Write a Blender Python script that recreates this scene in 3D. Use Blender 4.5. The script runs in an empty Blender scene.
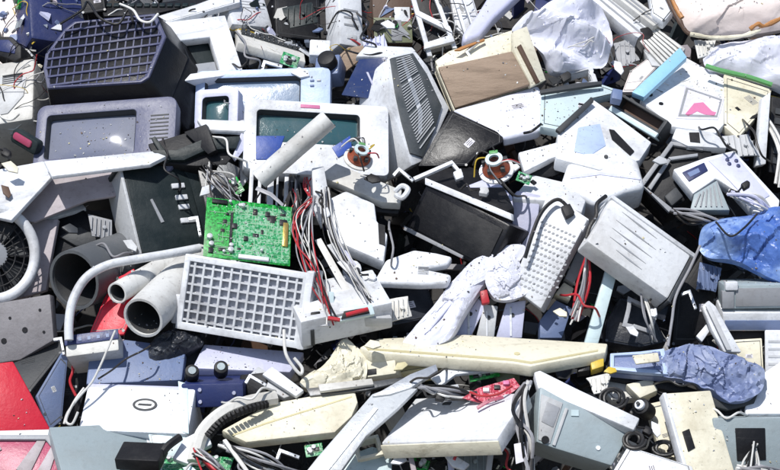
import bpy, bmesh, math, random
import numpy as np
from mathutils import Matrix, Vector, noise
R = math.radians
random.seed(11)
scene = bpy.context.scene
COL = scene.collection

# ------------------------------------------------------------------ camera geometry
FPX = 1865.0                       # focal length in photograph pixels (780 wide)
PITCH = R(15)
CAM = np.array([0.0, -5.5, 2.4])
RT = np.array([1.0, 0, 0])
FW = np.array([0, math.cos(PITCH), -math.sin(PITCH)])
UP = np.array([0, math.sin(PITCH), math.cos(PITCH)])
def ray(p): return RT*((p[0]-390)/FPX) + UP*((235-p[1])/FPX) + FW
def base(p): return 5.5 + 0.0017*(235-p[1])          # distance of the heap's mean slope
def pt(px, py, d=0.0): return CAM + ray((px, py))*(base((px, py))-d)
def nvec(n):
    a, b = R(n[0]), R(n[1])
    return RT*math.sin(a)*math.cos(b) + UP*math.sin(b) - FW*math.cos(a)*math.cos(b)

class Fr:
    """a rectangle standing in the heap: origin, axes (Z towards the viewer's side), width, height"""
    def __init__(s, O, X, Y, W=1, H=1):
        s.O, s.W, s.H = O, W, H
        Z = np.cross(X, Y)
        s.M = Matrix(((X[0], Y[0], Z[0], O[0]), (X[1], Y[1], Z[1], O[1]), (X[2], Y[2], Z[2], O[2]), (0, 0, 0, 1)))
        s.X, s.Y, s.Z = X, Y, Z
    def l(s, px, py):
        r = ray((px, py)); t = np.dot(s.Z, s.O-CAM)/np.dot(s.Z, r)
        q = CAM + r*t - s.O
        return (float(np.dot(q, s.X)), float(np.dot(q, s.Y)))
    def L(s, pts): return [s.l(*p) for p in pts]

def F(o, x, y, d=0.1, n=(0, 15)):
    N = nvec(n)
    c = ((x[0]+y[0])/2, (x[1]+y[1])/2)
    C = CAM + ray(c)*(base(c)-d)
    rs = [ray(o), ray(x), ray(y)]
    t = np.array([np.dot(N, C-CAM)/np.dot(N, r) for r in rs]); t0 = t.copy()
    def res(t):
        O, A, B = (CAM+rs[i]*t[i] for i in range(3))
        u, v = A-O, B-O
        return np.array([8*np.dot(u, v)/(np.linalg.norm(u)*np.linalg.norm(v)), (t[1]-t0[1])*1.2, (t[2]-t0[2])*1.2, (t[0]-t0[0])*1.2])
    for _ in range(25):
        f = res(t); J = np.zeros((4, 3))
        for k in range(3):
            e = np.zeros(3); e[k] = 1e-5
            J[:, k] = (res(t+e)-f)/1e-5
        t = t - np.linalg.lstsq(J, f, rcond=None)[0]*0.8
    O, A, B = (CAM+rs[i]*t[i] for i in range(3))
    u, v = A-O, B-O; W, H = np.linalg.norm(u), np.linalg.norm(v)
    a, b = u/W, v/H
    s_, q_ = (a+b), (a-b); s_ /= np.linalg.norm(s_); q_ /= np.linalg.norm(q_)
    return Fr(O, (s_+q_)/math.sqrt(2), (s_-q_)/math.sqrt(2), W, H)

def P(poly, d=0.1, n=(0, 15)):
    """plane through the outline's middle; returns frame and the outline in it"""
    N = nvec(n)
    c = (sum(p[0] for p in poly)/len(poly), sum(p[1] for p in poly)/len(poly))
    O = CAM + ray(c)*(base(c)-d)
    X = RT - N*np.dot(RT, N); X /= np.linalg.norm(X)
    Y = np.cross(N, X)
    f = Fr(O, X, Y)
    return f, f.L(poly)

# ------------------------------------------------------------------ mesh builder
def area(p): return sum(p[i-1][0]*p[i][1]-p[i][0]*p[i-1][1] for i in range(len(p)))/2
class MB:
    def __init__(s): s.v, s.f, s.m = [], [], []; s.mi = 0
    def add(s, vs, fs):
        k = len(s.v); s.v += [tuple(map(float, q)) for q in vs]
        for q in fs: s.f.append([k+i for i in q]); s.m.append(s.mi)
        return s
    def box(s, x0, y0, z0, x1, y1, z1):
        return s.prism([(x0, y0), (x1, y0), (x1, y1), (x0, y1)], z0, z1)
    def prism(s, poly, z0, z1, top=None):
        if area(poly) < 0:
            poly = poly[::-1]
            if top: top = top[::-1]
        top = top or poly; n = len(poly)
        vs = [(x, y, z0) for x, y in poly]+[(x, y, z1) for x, y in top]
        fs = [list(range(n))[::-1], list(range(n, 2*n))]+[[i, (i+1) % n, n+(i+1) % n, n+i] for i in range(n)]
        return s.add(vs, fs)
    def ring(s, out, inn, z0, z1, zi=None):
        """a flat frame: outline with a hole of as many corners; the hole's front edge may sit lower"""
        if area(out) < 0: out = out[::-1]
        if area(inn) < 0: inn = inn[::-1]
        zi = z1 if zi is None else zi; n = len(out)
        vs = [(x, y, z1) for x, y in out]+[(x, y, zi) for x, y in inn]+[(x, y, z0) for x, y in out]+[(x, y, z0) for x, y in inn]
        fs = []
        for i in range(n):
            j = (i+1) % n
            fs += [[i, j, n+j, n+i], [2*n+j, 2*n+i, 3*n+i, 3*n+j], [2*n+i, 2*n+j, j, i], [n+i, n+j, 3*n+j, 3*n+i]]
        return s.add(vs, fs)
    def rframe(s, a, b, z0, z1, zi=None):
        q = lambda r: [(r[0], r[1]), (r[2], r[1]), (r[2], r[3]), (r[0], r[3])]
        return s.ring(q(a), q(b), z0, z1, zi)
    def tube(s, path, r, seg=10, inner=None, closed=False):
        P_ = [Vector(p) for p in path]; n = len(P_)
        rr = r if isinstance(r, (list, tuple)) else [r]*n
        T = []
        for i in range(n):
            a = P_[(i-1) % n if closed else max(i-1, 0)]; b = P_[(i+1) % n if closed else min(i+1, n-1)]
            T.append((b-a).normalized())
        up = Vector((0, 0, 1)) if abs(T[0].z) < .9 else Vector((1, 0, 0))
        N = (up - T[0]*up.dot(T[0])).normalized()
        rings = []
        for i in range(n):
            N = (N - T[i]*N.dot(T[i])).normalized(); B = T[i].cross(N)
            rings.append([(N*math.cos(2*math.pi*k/seg)+B*math.sin(2*math.pi*k/seg)) for k in range(seg)])
        def shell(rad, flip):
            vs = [P_[i]+o*rad[i] for i in range(n) for o in rings[i]]
            fs = []
            for i in range(n if closed else n-1):
                for k in range(seg):
                    a, b = i*seg+k, i*seg+(k+1) % seg; c, e = ((i+1) % n)*seg+(k+1) % seg, ((i+1) % n)*seg+k
                    fs.append([a, b, c, e] if not flip else [e, c, b, a])
            return vs, fs
        vs, fs = shell(rr, False)
        if inner is None:
            if not closed: fs += [list(range(seg))[::-1], [(n-1)*seg+k for k in range(seg)]]
            return s.add(vs, fs)
        v2, f2 = shell([inner]*n, True); m = len(vs)
        fs = fs+[[m+i for i in q] for q in f2]
        for b in (0, (n-1)*seg):
            for k in range(seg):
                q = [b+k, b+(k+1) % seg, m+b+(k+1) % seg, m+b+k]
                fs.append(q[::-1] if b == 0 else q)
        return s.add(list(vs)+list(v2), fs)
    def disc(s, c, r, z0, z1, ry=None, seg=20, a0=0):
        return s.prism([(c[0]+r*math.cos(2*math.pi*k/seg+a0), c[1]+(ry or r)*math.sin(2*math.pi*k/seg+a0)) for k in range(seg)], z0, z1)
    def sheet(s, nu, nv, fn):
        vs = [fn(i/nu, j/nv) for j in range(nv+1) for i in range(nu+1)]
        return s.add(vs, [[j*(nu+1)+i, j*(nu+1)+i+1, (j+1)*(nu+1)+i+1, (j+1)*(nu+1)+i] for j in range(nv) for i in range(nu)])
    def build(s, name, mats, parent=None, M=None, bevel=0.0, seg=2, ang=35):
        me = bpy.data.meshes.new(name)
        me.from_pydata(s.v, [], s.f)
        for q in (mats if isinstance(mats, (list, tuple)) else [mats]): me.materials.append(q)
        for p, k in zip(me.polygons, s.m): p.material_index = k
        bm = bmesh.new(); bm.from_mesh(me)
        bmesh.ops.recalc_face_normals(bm, faces=bm.faces)
        if bevel:
            es = [e for e in bm.edges if len(e.link_faces) == 2 and e.calc_face_angle(0) > R(30)]
            bmesh.ops.bevel(bm, geom=es, offset=bevel, segments=seg, affect='EDGES', profile=.5, clamp_overlap=True)
        bm.to_mesh(me); bm.free()
        for p in me.polygons: p.use_smooth = True
        me.set_sharp_from_angle(angle=R(ang))
        o = bpy.data.objects.new(name, me); COL.objects.link(o)
        if parent is not None:
            o.parent = parent
            if M is not None: o.matrix_basis = parent.matrix_basis.inverted() @ M
        elif M is not None: o.matrix_basis = M
        return o

def tag(o, label=None, cat=None, group=None, kind=None):
    if label: o['label'] = label
    if cat: o['category'] = cat
    if group: o['group'] = group
    if kind: o['kind'] = kind
    return o
def T(name, label, cat, M, group=None):
    o = bpy.data.objects.new(name, None); COL.objects.link(o)
    o.empty_display_size = .05; o.matrix_basis = M if isinstance(M, Matrix) else M.M
    return tag(o, label, cat, group)

def smooth(pts, k=6, closed=False):
    p = [np.array(q, float) for q in pts]; n = len(p); out = []
    for i in range(n if closed else n-1):
        g = (lambda j: p[j % n]) if closed else (lambda j: p[min(max(j, 0), n-1)])
        a, b, c, e = g(i-1), g(i), g(i+1), g(i+2)
        for s in range(k):
            t = s/k
            out.append(.5*((2*b)+(c-a)*t+(2*a-5*b+4*c-e)*t*t+(3*b-a-3*c+e)*t**3))
    if not closed: out.append(p[-1])
    return out

# ------------------------------------------------------------------ materials
MATS = {}
def mat(name, col, rough=.45, dirt=.35, dcol=(.16, .13, .10), scale=5.0, metal=0.0, bump=.15, spec=.5, var=.12, coat=0.0, fine=.25, stretch=(1, 1, 1)):
    m = bpy.data.materials.new(name); m.use_nodes = True
    nt = m.node_tree; N = nt.nodes; L = nt.links; b = N['Principled BSDF']
    tc = N.new('ShaderNodeTexCoord'); oi = N.new('ShaderNodeObjectInfo')
    ad = N.new('ShaderNodeVectorMath'); ad.operation = 'MULTIPLY_ADD'
    ad.inputs[1].default_value = stretch
    cb = N.new('ShaderNodeCombineXYZ'); ml = N.new('ShaderNodeMath'); ml.operation = 'MULTIPLY'; ml.inputs[1].default_value = 37.0
    L.new(oi.outputs['Random'], ml.inputs[0]); L.new(ml.outputs[0], cb.inputs[0]); L.new(ml.outputs[0], cb.inputs[1])
    L.new(tc.outputs['Object'], ad.inputs[0]); L.new(cb.outputs[0], ad.inputs[2])
    n1 = N.new('ShaderNodeTexNoise'); n1.inputs['Scale'].default_value = scale; n1.inputs['Detail'].default_value = 9; n1.inputs['Roughness'].default_value = .68
    n2 = N.new('ShaderNodeTexNoise'); n2.inputs['Scale'].default_value = scale*14; n2.inputs['Detail'].default_value = 4
    L.new(ad.outputs[0], n1.inputs['Vector']); L.new(ad.outputs[0], n2.inputs['Vector'])
    r1 = N.new('ShaderNodeMapRange'); r1.inputs[1].default_value = .47; r1.inputs[2].default_value = .70; r1.inputs[4].default_value = dirt
    r2 = N.new('ShaderNodeMapRange'); r2.inputs[1].default_value = .56; r2.inputs[2].default_value = .74; r2.inputs[4].default_value = fine*min(1, dirt*2)
    L.new(n1.outputs['Fac'], r1.inputs[0]); L.new(n2.outputs['Fac'], r2.inputs[0])
    hs = N.new('ShaderNodeHueSaturation'); hs.inputs['Color'].default_value = (*col, 1)
    mr = N.new('ShaderNodeMapRange'); mr.inputs[3].default_value = 1-var; mr.inputs[4].default_value = 1+var*.6
    L.new(oi.outputs['Random'], mr.inputs[0]); L.new(mr.outputs[0], hs.inputs['Value'])
    x1 = N.new('ShaderNodeMixRGB'); x1.inputs[2].default_value = (*dcol, 1)
    x2 = N.new('ShaderNodeMixRGB'); x2.inputs[2].default_value = (*[c*.45 for c in dcol], 1)
    L.new(hs.outputs[0], x1.inputs[1]); L.new(r1.outputs[0], x1.inputs[0]); L.new(x1.outputs[0], x2.inputs[1]); L.new(r2.outputs[0], x2.inputs[0])
    n3 = N.new('ShaderNodeTexNoise'); n3.inputs['Scale'].default_value = 3.2; n3.inputs['Detail'].default_value = 12; n3.inputs['Roughness'].default_value = .75; n3.inputs['Distortion'].default_value = 1.2
    mp = N.new('ShaderNodeMapping'); mp.inputs['Scale'].default_value = (1, 14, 3); mp.inputs['Rotation'].default_value = (.2, .3, .7)
    L.new(ad.outputs[0], mp.inputs[0]); L.new(mp.outputs[0], n3.inputs['Vector'])
    r3 = N.new('ShaderNodeMapRange'); r3.inputs[1].default_value = .60; r3.inputs[2].default_value = .72; r3.inputs[4].default_value = min(.6, dirt*1.1)
    L.new(n3.outputs['Fac'], r3.inputs[0])
    x3 = N.new('ShaderNodeMixRGB'); x3.inputs[2].default_value = (*[c*.7 for c in dcol], 1)
    L.new(x2.outputs[0], x3.inputs[1]); L.new(r3.outputs[0], x3.inputs[0])
    L.new(x3.outputs[0], b.inputs['Base Color'])
    rr = N.new('ShaderNodeMapRange'); rr.inputs[3].default_value = max(rough-.12, .04); rr.inputs[4].default_value = min(rough+.2, 1)
    L.new(n1.outputs['Fac'], rr.inputs[0]); L.new(rr.outputs[0], b.inputs['Roughness'])
    b.inputs['Metallic'].default_value = metal
    b.inputs['Specular IOR Level'].default_value = spec
    b.inputs['Coat Weight'].default_value = coat; b.inputs['Coat Roughness'].default_value = .08
    if bump:
        bp = N.new('ShaderNodeBump'); bp.inputs['Strength'].default_value = bump; bp.inputs['Distance'].default_value = .004
        L.new(n2.outputs['Fac'], bp.inputs['Height'])
        b2 = N.new('ShaderNodeBump'); b2.inputs['Strength'].default_value = .35; b2.inputs['Distance'].default_value = .012
        L.new(n1.outputs['Fac'], b2.inputs['Height']); L.new(bp.outputs[0], b2.inputs['Normal']); L.new(b2.outputs[0], b.inputs['Normal'])
    MATS[name] = m
    return m

WHITE = mat('white_plastic', (.70, .715, .74), .42, dirt=.62, dcol=(.17, .16, .16))
SNOW = mat('clean_white_plastic', (.77, .785, .81), .4, dirt=.55, dcol=(.22, .21, .20), scale=6)
OFFW = mat('offwhite_plastic', (.66, .65, .61), .45, dirt=.45)
CREAM = mat('cream_plastic', (.72, .68, .54), .45, dirt=.5, dcol=(.28, .22, .11))
YELLOW = mat('yellowed_plastic', (.60, .54, .32), .5, dirt=.35, dcol=(.25, .18, .05))
LGREY = mat('light_grey_plastic', (.50, .51, .52), .5)
GREY = mat('grey_plastic', (.30, .31, .33), .5)
DGREY = mat('dark_grey_plastic', (.045, .048, .052), .5, dcol=(.10, .10, .095), spec=.3)
TEAL = mat('teal_grey_paint', (.31, .37, .39), .45, dirt=.25)
PTEAL = mat('pale_teal_plastic', (.58, .70, .72), .4, dirt=.2)
LAV = mat('lavender_plastic', (.55, .56, .72), .42, dirt=.25)
PBLUE = mat('pale_blue_plastic', (.42, .52, .72), .4, dirt=.3)
SKYB = mat('sky_blue_plastic', (.30, .58, .80), .4, dirt=.15)
SLATE = mat('slate_blue_plastic', (.14, .19, .33), .45, dirt=.3, dcol=(.2, .2, .22))
PERI = mat('slate_lavender_plastic', (.10, .107, .18), .42, dirt=.4, dcol=(.3, .3, .32))
NAVY = mat('navy_plastic', (.018, .028, .11), .4, dirt=.3, dcol=(.1, .1, .14))
BLUE = mat('blue_plastic', (.03, .08, .36), .4, dirt=.3, dcol=(.1, .12, .2))
BLACK = mat('black_plastic', (.008, .008, .010), .5, dirt=.5, dcol=(.06, .058, .056), spec=.3)
GLOSSB = mat('glossy_black_plastic', (.006, .006, .008), .3, dirt=.15, dcol=(.035, .035, .035), spec=.3, bump=.04)
BGREEN = mat('black_green_plastic', (.011, .019, .021), .45, dirt=.4, dcol=(.06, .07, .07), spec=.3)
RED = mat('red_painted_sheet', (.62, .012, .035), .4, dirt=.25, dcol=(.35, .01, .03))
PINK = mat('pink_plastic', (.42, .06, .13), .35, dirt=.5)
TAN = mat('tan_cardboard_brown', (.32, .23, .16), .6, dirt=.6, dcol=(.13, .09, .06), stretch=(1, 5, 1), scale=7)
BROWN = mat('brown_board', (.10, .055, .035), .6, dirt=.4)
OLIVE = mat('olive_card', (.20, .22, .13), .6, dirt=.4)
PEACH = mat('peach_sheet', (.80, .70, .66), .5, dirt=.08)
ORANGE = mat('orange_tape', (.45, .20, .06), .5, dirt=.4)
COPPER = mat('copper_winding', (.34, .07, .025), .4, dirt=.5, metal=.3, stretch=(1, 1, 8), scale=20)
STEEL = mat('galvanised_steel', (.62, .64, .66), .38, dirt=.3, metal=.75, spec=.5)
SILVER = mat('silver_paint', (.60, .62, .63), .35, dirt=.4, metal=.25)
METALD = mat('dark_steel', (.12, .125, .13), .4, dirt=.4, metal=.6)
STONE = mat('grey_cast_metal', (.22, .21, .22), .6, dirt=.6, scale=9, dcol=(.12, .11, .11))
PINKG = mat('pinkish_grey_sheet', (.44, .39, .41), .55, dirt=.5)
BAGW = mat('white_bag_film', (.70, .71, .80), .35, dirt=.2, bump=.1)
BAGW.node_tree.nodes['Principled BSDF'].inputs['Subsurface Weight'].default_value = .25
BAGW.node_tree.nodes['Principled BSDF'].inputs['Subsurface Radius'].default_value = (.02, .02, .025)
BAGB = mat('blue_bag_film', (.08, .17, .50), .3, dirt=.9, dcol=(.42, .58, .82), scale=6, bump=.3, fine=0)
BAGD = mat('dark_bag_film', (.012, .014, .02), .35, dirt=.4, dcol=(.10, .11, .13), scale=9)
PERIB = mat('periwinkle_film', (.16, .20, .35), .4, dirt=.7, dcol=(.33, .37, .47), scale=12)
GREENP = mat('green_plastic', (.10, .32, .10), .4)
WIREW = mat('white_cable', (.66, .65, .62), .45, dirt=.3)
WIREK = mat('black_cable', (.01, .01, .011), .4, dirt=.3)
WIRER = mat('red_cable', (.45, .02, .03), .4, dirt=.2)
WIREY = mat('yellow_cable', (.6, .42, .04), .4, dirt=.2)
WIREG = mat('grey_cable', (.28, .28, .30), .45, dirt=.3)
TRACE = mat('tinned_trace', (.34, .55, .36), .35, dirt=.2)
GOLD = mat('gold_contacts', (.7, .5, .15), .3, metal=.8)
CHIP = mat('chip_black', (.015, .015, .017), .4, dirt=.15)
PAPER = mat('paper_sticker', (.72, .70, .76), .6, dirt=.3)
PIPEG = mat('dark_pipe_plastic', (.085, .092, .10), .5, dirt=.5, dcol=(.2, .2, .2))
PIPESHADE = mat('shaded_pipe_inside', (.04, .042, .045), .8, dirt=.5, dcol=(.12, .11, .10))  # dark colour stands for the shade inside the pipes
PIPEW = mat('white_pipe_plastic', (.66, .66, .64), .5, dirt=.45)
PINKP = mat('pink_print', (.62, .18, .34), .5, dirt=.1)

def glass(name, col, rough=.12):
    m = mat(name, col, rough, dirt=.3, dcol=(.22, .22, .21), bump=.03, coat=.6, scale=4)
    return m
SCR_T = glass('teal_screen_glass', (.035, .10, .115))
SCR_G = glass('grey_screen_glass', (.15, .165, .23), .4)
LATT = mat('navy_lattice_plastic', (.055, .06, .125), .4, dirt=.6, dcol=(.16, .16, .2))
for i_ in ('Coat Weight', 'Specular IOR Level'): SCR_G.node_tree.nodes['Principled BSDF'].inputs[i_].default_value = .12
SCR_B = glass('blue_screen_glass', (.02, .035, .12))
SCR_P = glass('pale_blue_screen_glass', (.22, .30, .42), .2)

def pcb_mat(name, c1, c2, c3):
    m = bpy.data.materials.new(name); m.use_nodes = True
    N = m.node_tree.nodes; L = m.node_tree.links; b = N['Principled BSDF']
    tc = N.new('ShaderNodeTexCoord')
    v = N.new('ShaderNodeTexVoronoi'); v.inputs['Scale'].default_value = 210; v.distance = 'MANHATTAN'
    n = N.new('ShaderNodeTexNoise'); n.inputs['Scale'].default_value = 95; n.inputs['Detail'].default_value = 10; n.inputs['Roughness'].default_value = .8
    L.new(tc.outputs['Object'], v.inputs['Vector']); L.new(tc.outputs['Object'], n.inputs['Vector'])
    r = N.new('ShaderNodeValToRGB'); e = r.color_ramp.elements
    e[0].position = .35; e[0].color = (*c1, 1); e[1].position = .62; e[1].color = (*c2, 1)
    q = e.new(.5); q.color = (*c3, 1)
    mx = N.new('ShaderNodeMixRGB'); mx.inputs[0].default_value = .5
    L.new(n.outputs['Fac'], mx.inputs[1]); L.new(v.outputs['Color'], mx.inputs[2])
    L.new(mx.outputs[0], r.inputs[0]); L.new(r.outputs[0], b.inputs['Base Color']); b.inputs['Roughness'].default_value = .35
    MATS[name] = m
    return m
PCBG = pcb_mat('green_circuit_board', (.005, .14, .02), (.03, .42, .07), (.01, .30, .04))
PCBT = pcb_mat('traced_circuit_board', (.01, .20, .06), (.28, .50, .34), (.05, .34, .13))
PCBR = pcb_mat('red_circuit_board', (.30, .01, .03), (.62, .25, .28), (.50, .04, .08))
# ------------------------------------------------------------------ builders
DARKS = ('black_plastic', 'glossy_black_plastic', 'black_green_plastic', 'dark_bag_film', 'navy_plastic', 'dark_grey_plastic')
PLAIN = ('panel', 'box', 'case', 'cabinet', 'lid', 'cover', 'computer case', 'drive', 'flap', 'unit', 'power supply', 'amplifier', 'plate', 'scanner', 'printer', 'player', 'slab', 'sheet', 'drive unit', 'keyboard', 'modem', 'tray')
FIT = random.Random(77)
def fittings(o, q, mt, cat, z=0.0, much=1.0):
    """screws, a seam, a sticker, a socket or louvres on a plain shell"""
    A = abs(area(q))
    if cat not in PLAIN or A < .006: return
    if area(q) < 0: q = q[::-1]
    n = len(q); cx = sum(a for a, b in q)/n; cy = sum(b for a, b in q)/n
    k = lambda s: [(cx+(a-cx)*s, cy+(b-cy)*s) for a, b in q]
    dark = mt.name in DARKS; inv = Matrix.Identity(4)
    def kid(mb, nm, m, bv=0): mb.build(nm, m, o, o.matrix_basis, bv)
    if n <= 6:
        s = FIT.choice((.90, .86)); w = .0016/math.sqrt(A)*2
        kid(MB().ring(k(s), k(s-w), z-.002, z+.0007), 'seam', METALD if not dark else DGREY)
        for a, b in k(.95 if A > .02 else .9)[:4]:
            if FIT.random() < .7: kid(MB().disc((a, b), .0042, z-.002, z+.0012, seg=10), 'screw', METALD)
    side = math.sqrt(A); e = np.array(q[1])-np.array(q[0]); e = e/np.linalg.norm(e); p = np.array((-e[1], e[0]))
    def quad(u, v, w, h): 
        c = np.array((cx, cy))+e*u*side+p*v*side
        return [tuple(c-e*w/2-p*h/2), tuple(c+e*w/2-p*h/2), tuple(c+e*w/2+p*h/2), tuple(c-e*w/2+p*h/2)]
    r = FIT.random()
    if r < .45:
        u, v, w, h = FIT.uniform(-.18, .18), FIT.uniform(-.18, .18), side*FIT.uniform(.14, .3), side*FIT.uniform(.08, .15)
        kid(MB().prism(quad(u, v, w, h), z-.002, z+.0008), 'sticker', PAPER if FIT.random() < .6 or dark else LGREY)
        mb = MB()
        for i in range(3): mb.prism(quad(u, v+(i-1)*h/side*.28, w*FIT.uniform(.5, .8), h*.09), z, z+.0013)
        kid(mb, 'print', DGREY)
    if r > .62:
        u, v = FIT.uniform(-.15, .15), FIT.choice((-.24, .24)); mb = MB(); w = side*FIT.uniform(.2, .34)
        for i in range(FIT.randint(4, 7)): mb.prism(quad(u, v*.6+i*.03, w, side*.011), z-.002, z+.001)
        kid(mb, 'louvres', GREY if not dark else DGREY)
    if FIT.random() < .35:
        kid(MB().prism(quad(FIT.uniform(-.25, .25), FIT.uniform(-.2, .2), side*.09, side*.06), z-.002, z+.0014), 'socket', BLACK if not dark else LGREY)
def slab(name, label, cat, poly, d, n, mt, th=.03, bevel=.003, group=None, seg=2):
    """one solid piece whose face has the given outline"""
    f, q = P(poly, d, n)
    o = tag(MB().prism(q, -th, 0).build(name, mt, None, f.M, bevel, seg), label, cat, group)
    fittings(o, q, mt, cat)
    return o
def pslab(name, root, poly, d, n, mt, th=.02, bevel=.002):
    f, q = P(poly, d, n)
    return MB().prism(q, -th, 0).build(name, mt, root, f.M, bevel), f
def rbox(name, label, cat, f, depth, mt, bevel=.006, group=None):
    o = tag(MB().box(0, 0, -depth, f.W, f.H, 0).build(name, mt, None, f.M, bevel), label, cat, group)
    fittings(o, [(0, 0), (f.W, 0), (f.W, f.H), (0, f.H)], mt, cat)
    return o
def rootbox(name, label, cat, f, depth, mt, bevel=.006, group=None, body='body'):
    t = T(name, label, cat, f, group)
    MB().box(0, 0, -depth, f.W, f.H, 0).build(body, mt, t, None, bevel)
    return t
def plate(name, root, f, uv, mt, h=.003, th=.004, bevel=.001):
    """a rectangle on a face, in fractions of the face"""
    u0, v0, u1, v1 = uv
    return MB().box(u0*f.W, v0*f.H, h-th, u1*f.W, v1*f.H, h).build(name, mt, root, None, bevel)
def slots(name, root, f, uv, n, mt, vert=True, fill=.5, h=.0015):
    u0, v0, u1, v1 = uv; mb = MB()
    for k in range(n):
        if vert:
            a = u0+(u1-u0)*k/n; mb.box(a*f.W, v0*f.H, h-.004, (a+(u1-u0)/n*fill)*f.W, v1*f.H, h)
        else:
            a = v0+(v1-v0)*k/n; mb.box(u0*f.W, a*f.H, h-.004, u1*f.W, (a+(v1-v0)/n*fill)*f.H, h)
    return mb.build(name, mt, root)
def rrect(x0, y0, x1, y1, r, k=4):
    out = []
    for cx, cy, a in ((x1-r, y1-r, 0), (x0+r, y1-r, 90), (x0+r, y0+r, 180), (x1-r, y0+r, 270)):
        for i in range(k+1):
            t = R(a+90*i/k); out.append((cx+r*math.cos(t), cy+r*math.sin(t)))
    return out
def crt(name, label, f, depth, scr, mbz, ms, mh=None, group=None, rad=.02, buttons=None, bz=.05, taper=.62, rec=.014):
    """picture-tube monitor: bezel with a rounded opening, bulged glass, tapering housing"""
    t = T(name, label, 'monitor', f, group); mh = mh or mbz
    a = rrect(0, 0, f.W, f.H, rad); x0, y0, x1, y1 = scr[0]*f.W, scr[1]*f.H, scr[2]*f.W, scr[3]*f.H
    b = rrect(x0, y0, x1, y1, min(.012, rad))
    g = .005; c = rrect(x0+g, y0+g, x1-g, y1-g, min(.010, rad))
    bzl = MB().ring(a, b, -bz, 0).build('bezel', mbz, t, None, .0025)
    MB().ring(b, c, -bz, -.0015, -rec).build('screen_surround', DGREY, bzl)
    def bulge(u, v):
        return (x0+g*.5+(x1-x0-g)*u, y0+g*.5+(y1-y0-g)*v, -rec-.012+.010*(1-(2*u-1)**2)*(1-(2*v-1)**2)**.5)
    MB().sheet(12, 8, bulge).build('screen', ms, t, None)
    s = taper; cx, cy = f.W/2, f.H*.45
    A = rrect(.004, .004, f.W-.004, f.H-.004, rad)
    B = [(cx+(x-cx)*.96, cy+(y-cy)*.96) for x, y in A]; C = [(cx+(x-cx)*s, cy+(y-cy)*s) for x, y in A]
    m2 = MB(); m2.prism(B, -depth*.35, -bz+.001, A); m2.prism(C, -depth, -depth*.35, B)
    m2.build('housing', mh, t, None, .004)
    for (u, v, w, h, mm) in (buttons or []):
        MB().box(u*f.W, v*f.H, -.003, (u+w)*f.W, (v+h)*f.H, .004).build('button', mm, bzl, None, .0012)
    return t
def keyboard(name, label, f, mt, mk, rows=5, cols=16, th=.03, group=None, uv=(.04, .12, .96, .88)):
    t = T(name, label, 'keyboard', f, group)
    MB().box(0, 0, -th, f.W, f.H, 0).build('body', mt, t, None, .005)
    mb = MB(); u0, v0, u1, v1 = uv
    kw, kh = f.W*(u1-u0)/cols, f.H*(v1-v0)/rows
    for j in range(rows):
        for i in range(cols):
            if random.random() < .06: continue
            x, y = f.W*u0+i*kw, f.H*v0+j*kh
            q = [(x+.08*kw, y+.08*kh), (x+.92*kw, y+.08*kh), (x+.92*kw, y+.92*kh), (x+.08*kw, y+.92*kh)]
            c = (x+kw/2, y+kh/2)
            mb.prism(q, -.004, .009, [(c[0]+(a-c[0])*.8, c[1]+(b-c[1])*.8) for a, b in q])
    mb.build('keys', mk, t)
    return t
def pipe(name, label, p0, p1, r, mt, wall=.006, group=None, seg=32):
    a, b = pt(*p0), pt(*p1); c = (a+b)/2
    M = Matrix.Translation(Vector(a))
    path = [Vector((0, 0, 0)), Vector((b-a)*.03), Vector((b-a)*.5), Vector(b-a)]
    o = tag(MB().tube(path, [r, r, r, r], seg, inner=r-wall).build(name, mt, None, M, 0, ang=40), label, 'pipe', group)
    q = [Vector((b-a)*.02), Vector((b-a)*.5), Vector((b-a)*.97)]
    MB().tube(q, r-wall-.0005, seg, inner=r-wall-.0025).build('inner_shade', PIPESHADE, o, M)  # dark sleeve paints shade into the pipe's open bore
    return o
def cable(name, label, pts, r, mt, group=None, cat='cable', parent=None, k=6, seg=8):
    w = [pt(*p) for p in pts]; o = w[0]
    path = [Vector(q-o) for q in smooth(w, k)]
    ob = MB().tube(path, r, seg).build(name, mt, parent, Matrix.Translation(Vector(o)))
    return tag(ob, label, cat, group) if parent is None else ob
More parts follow.
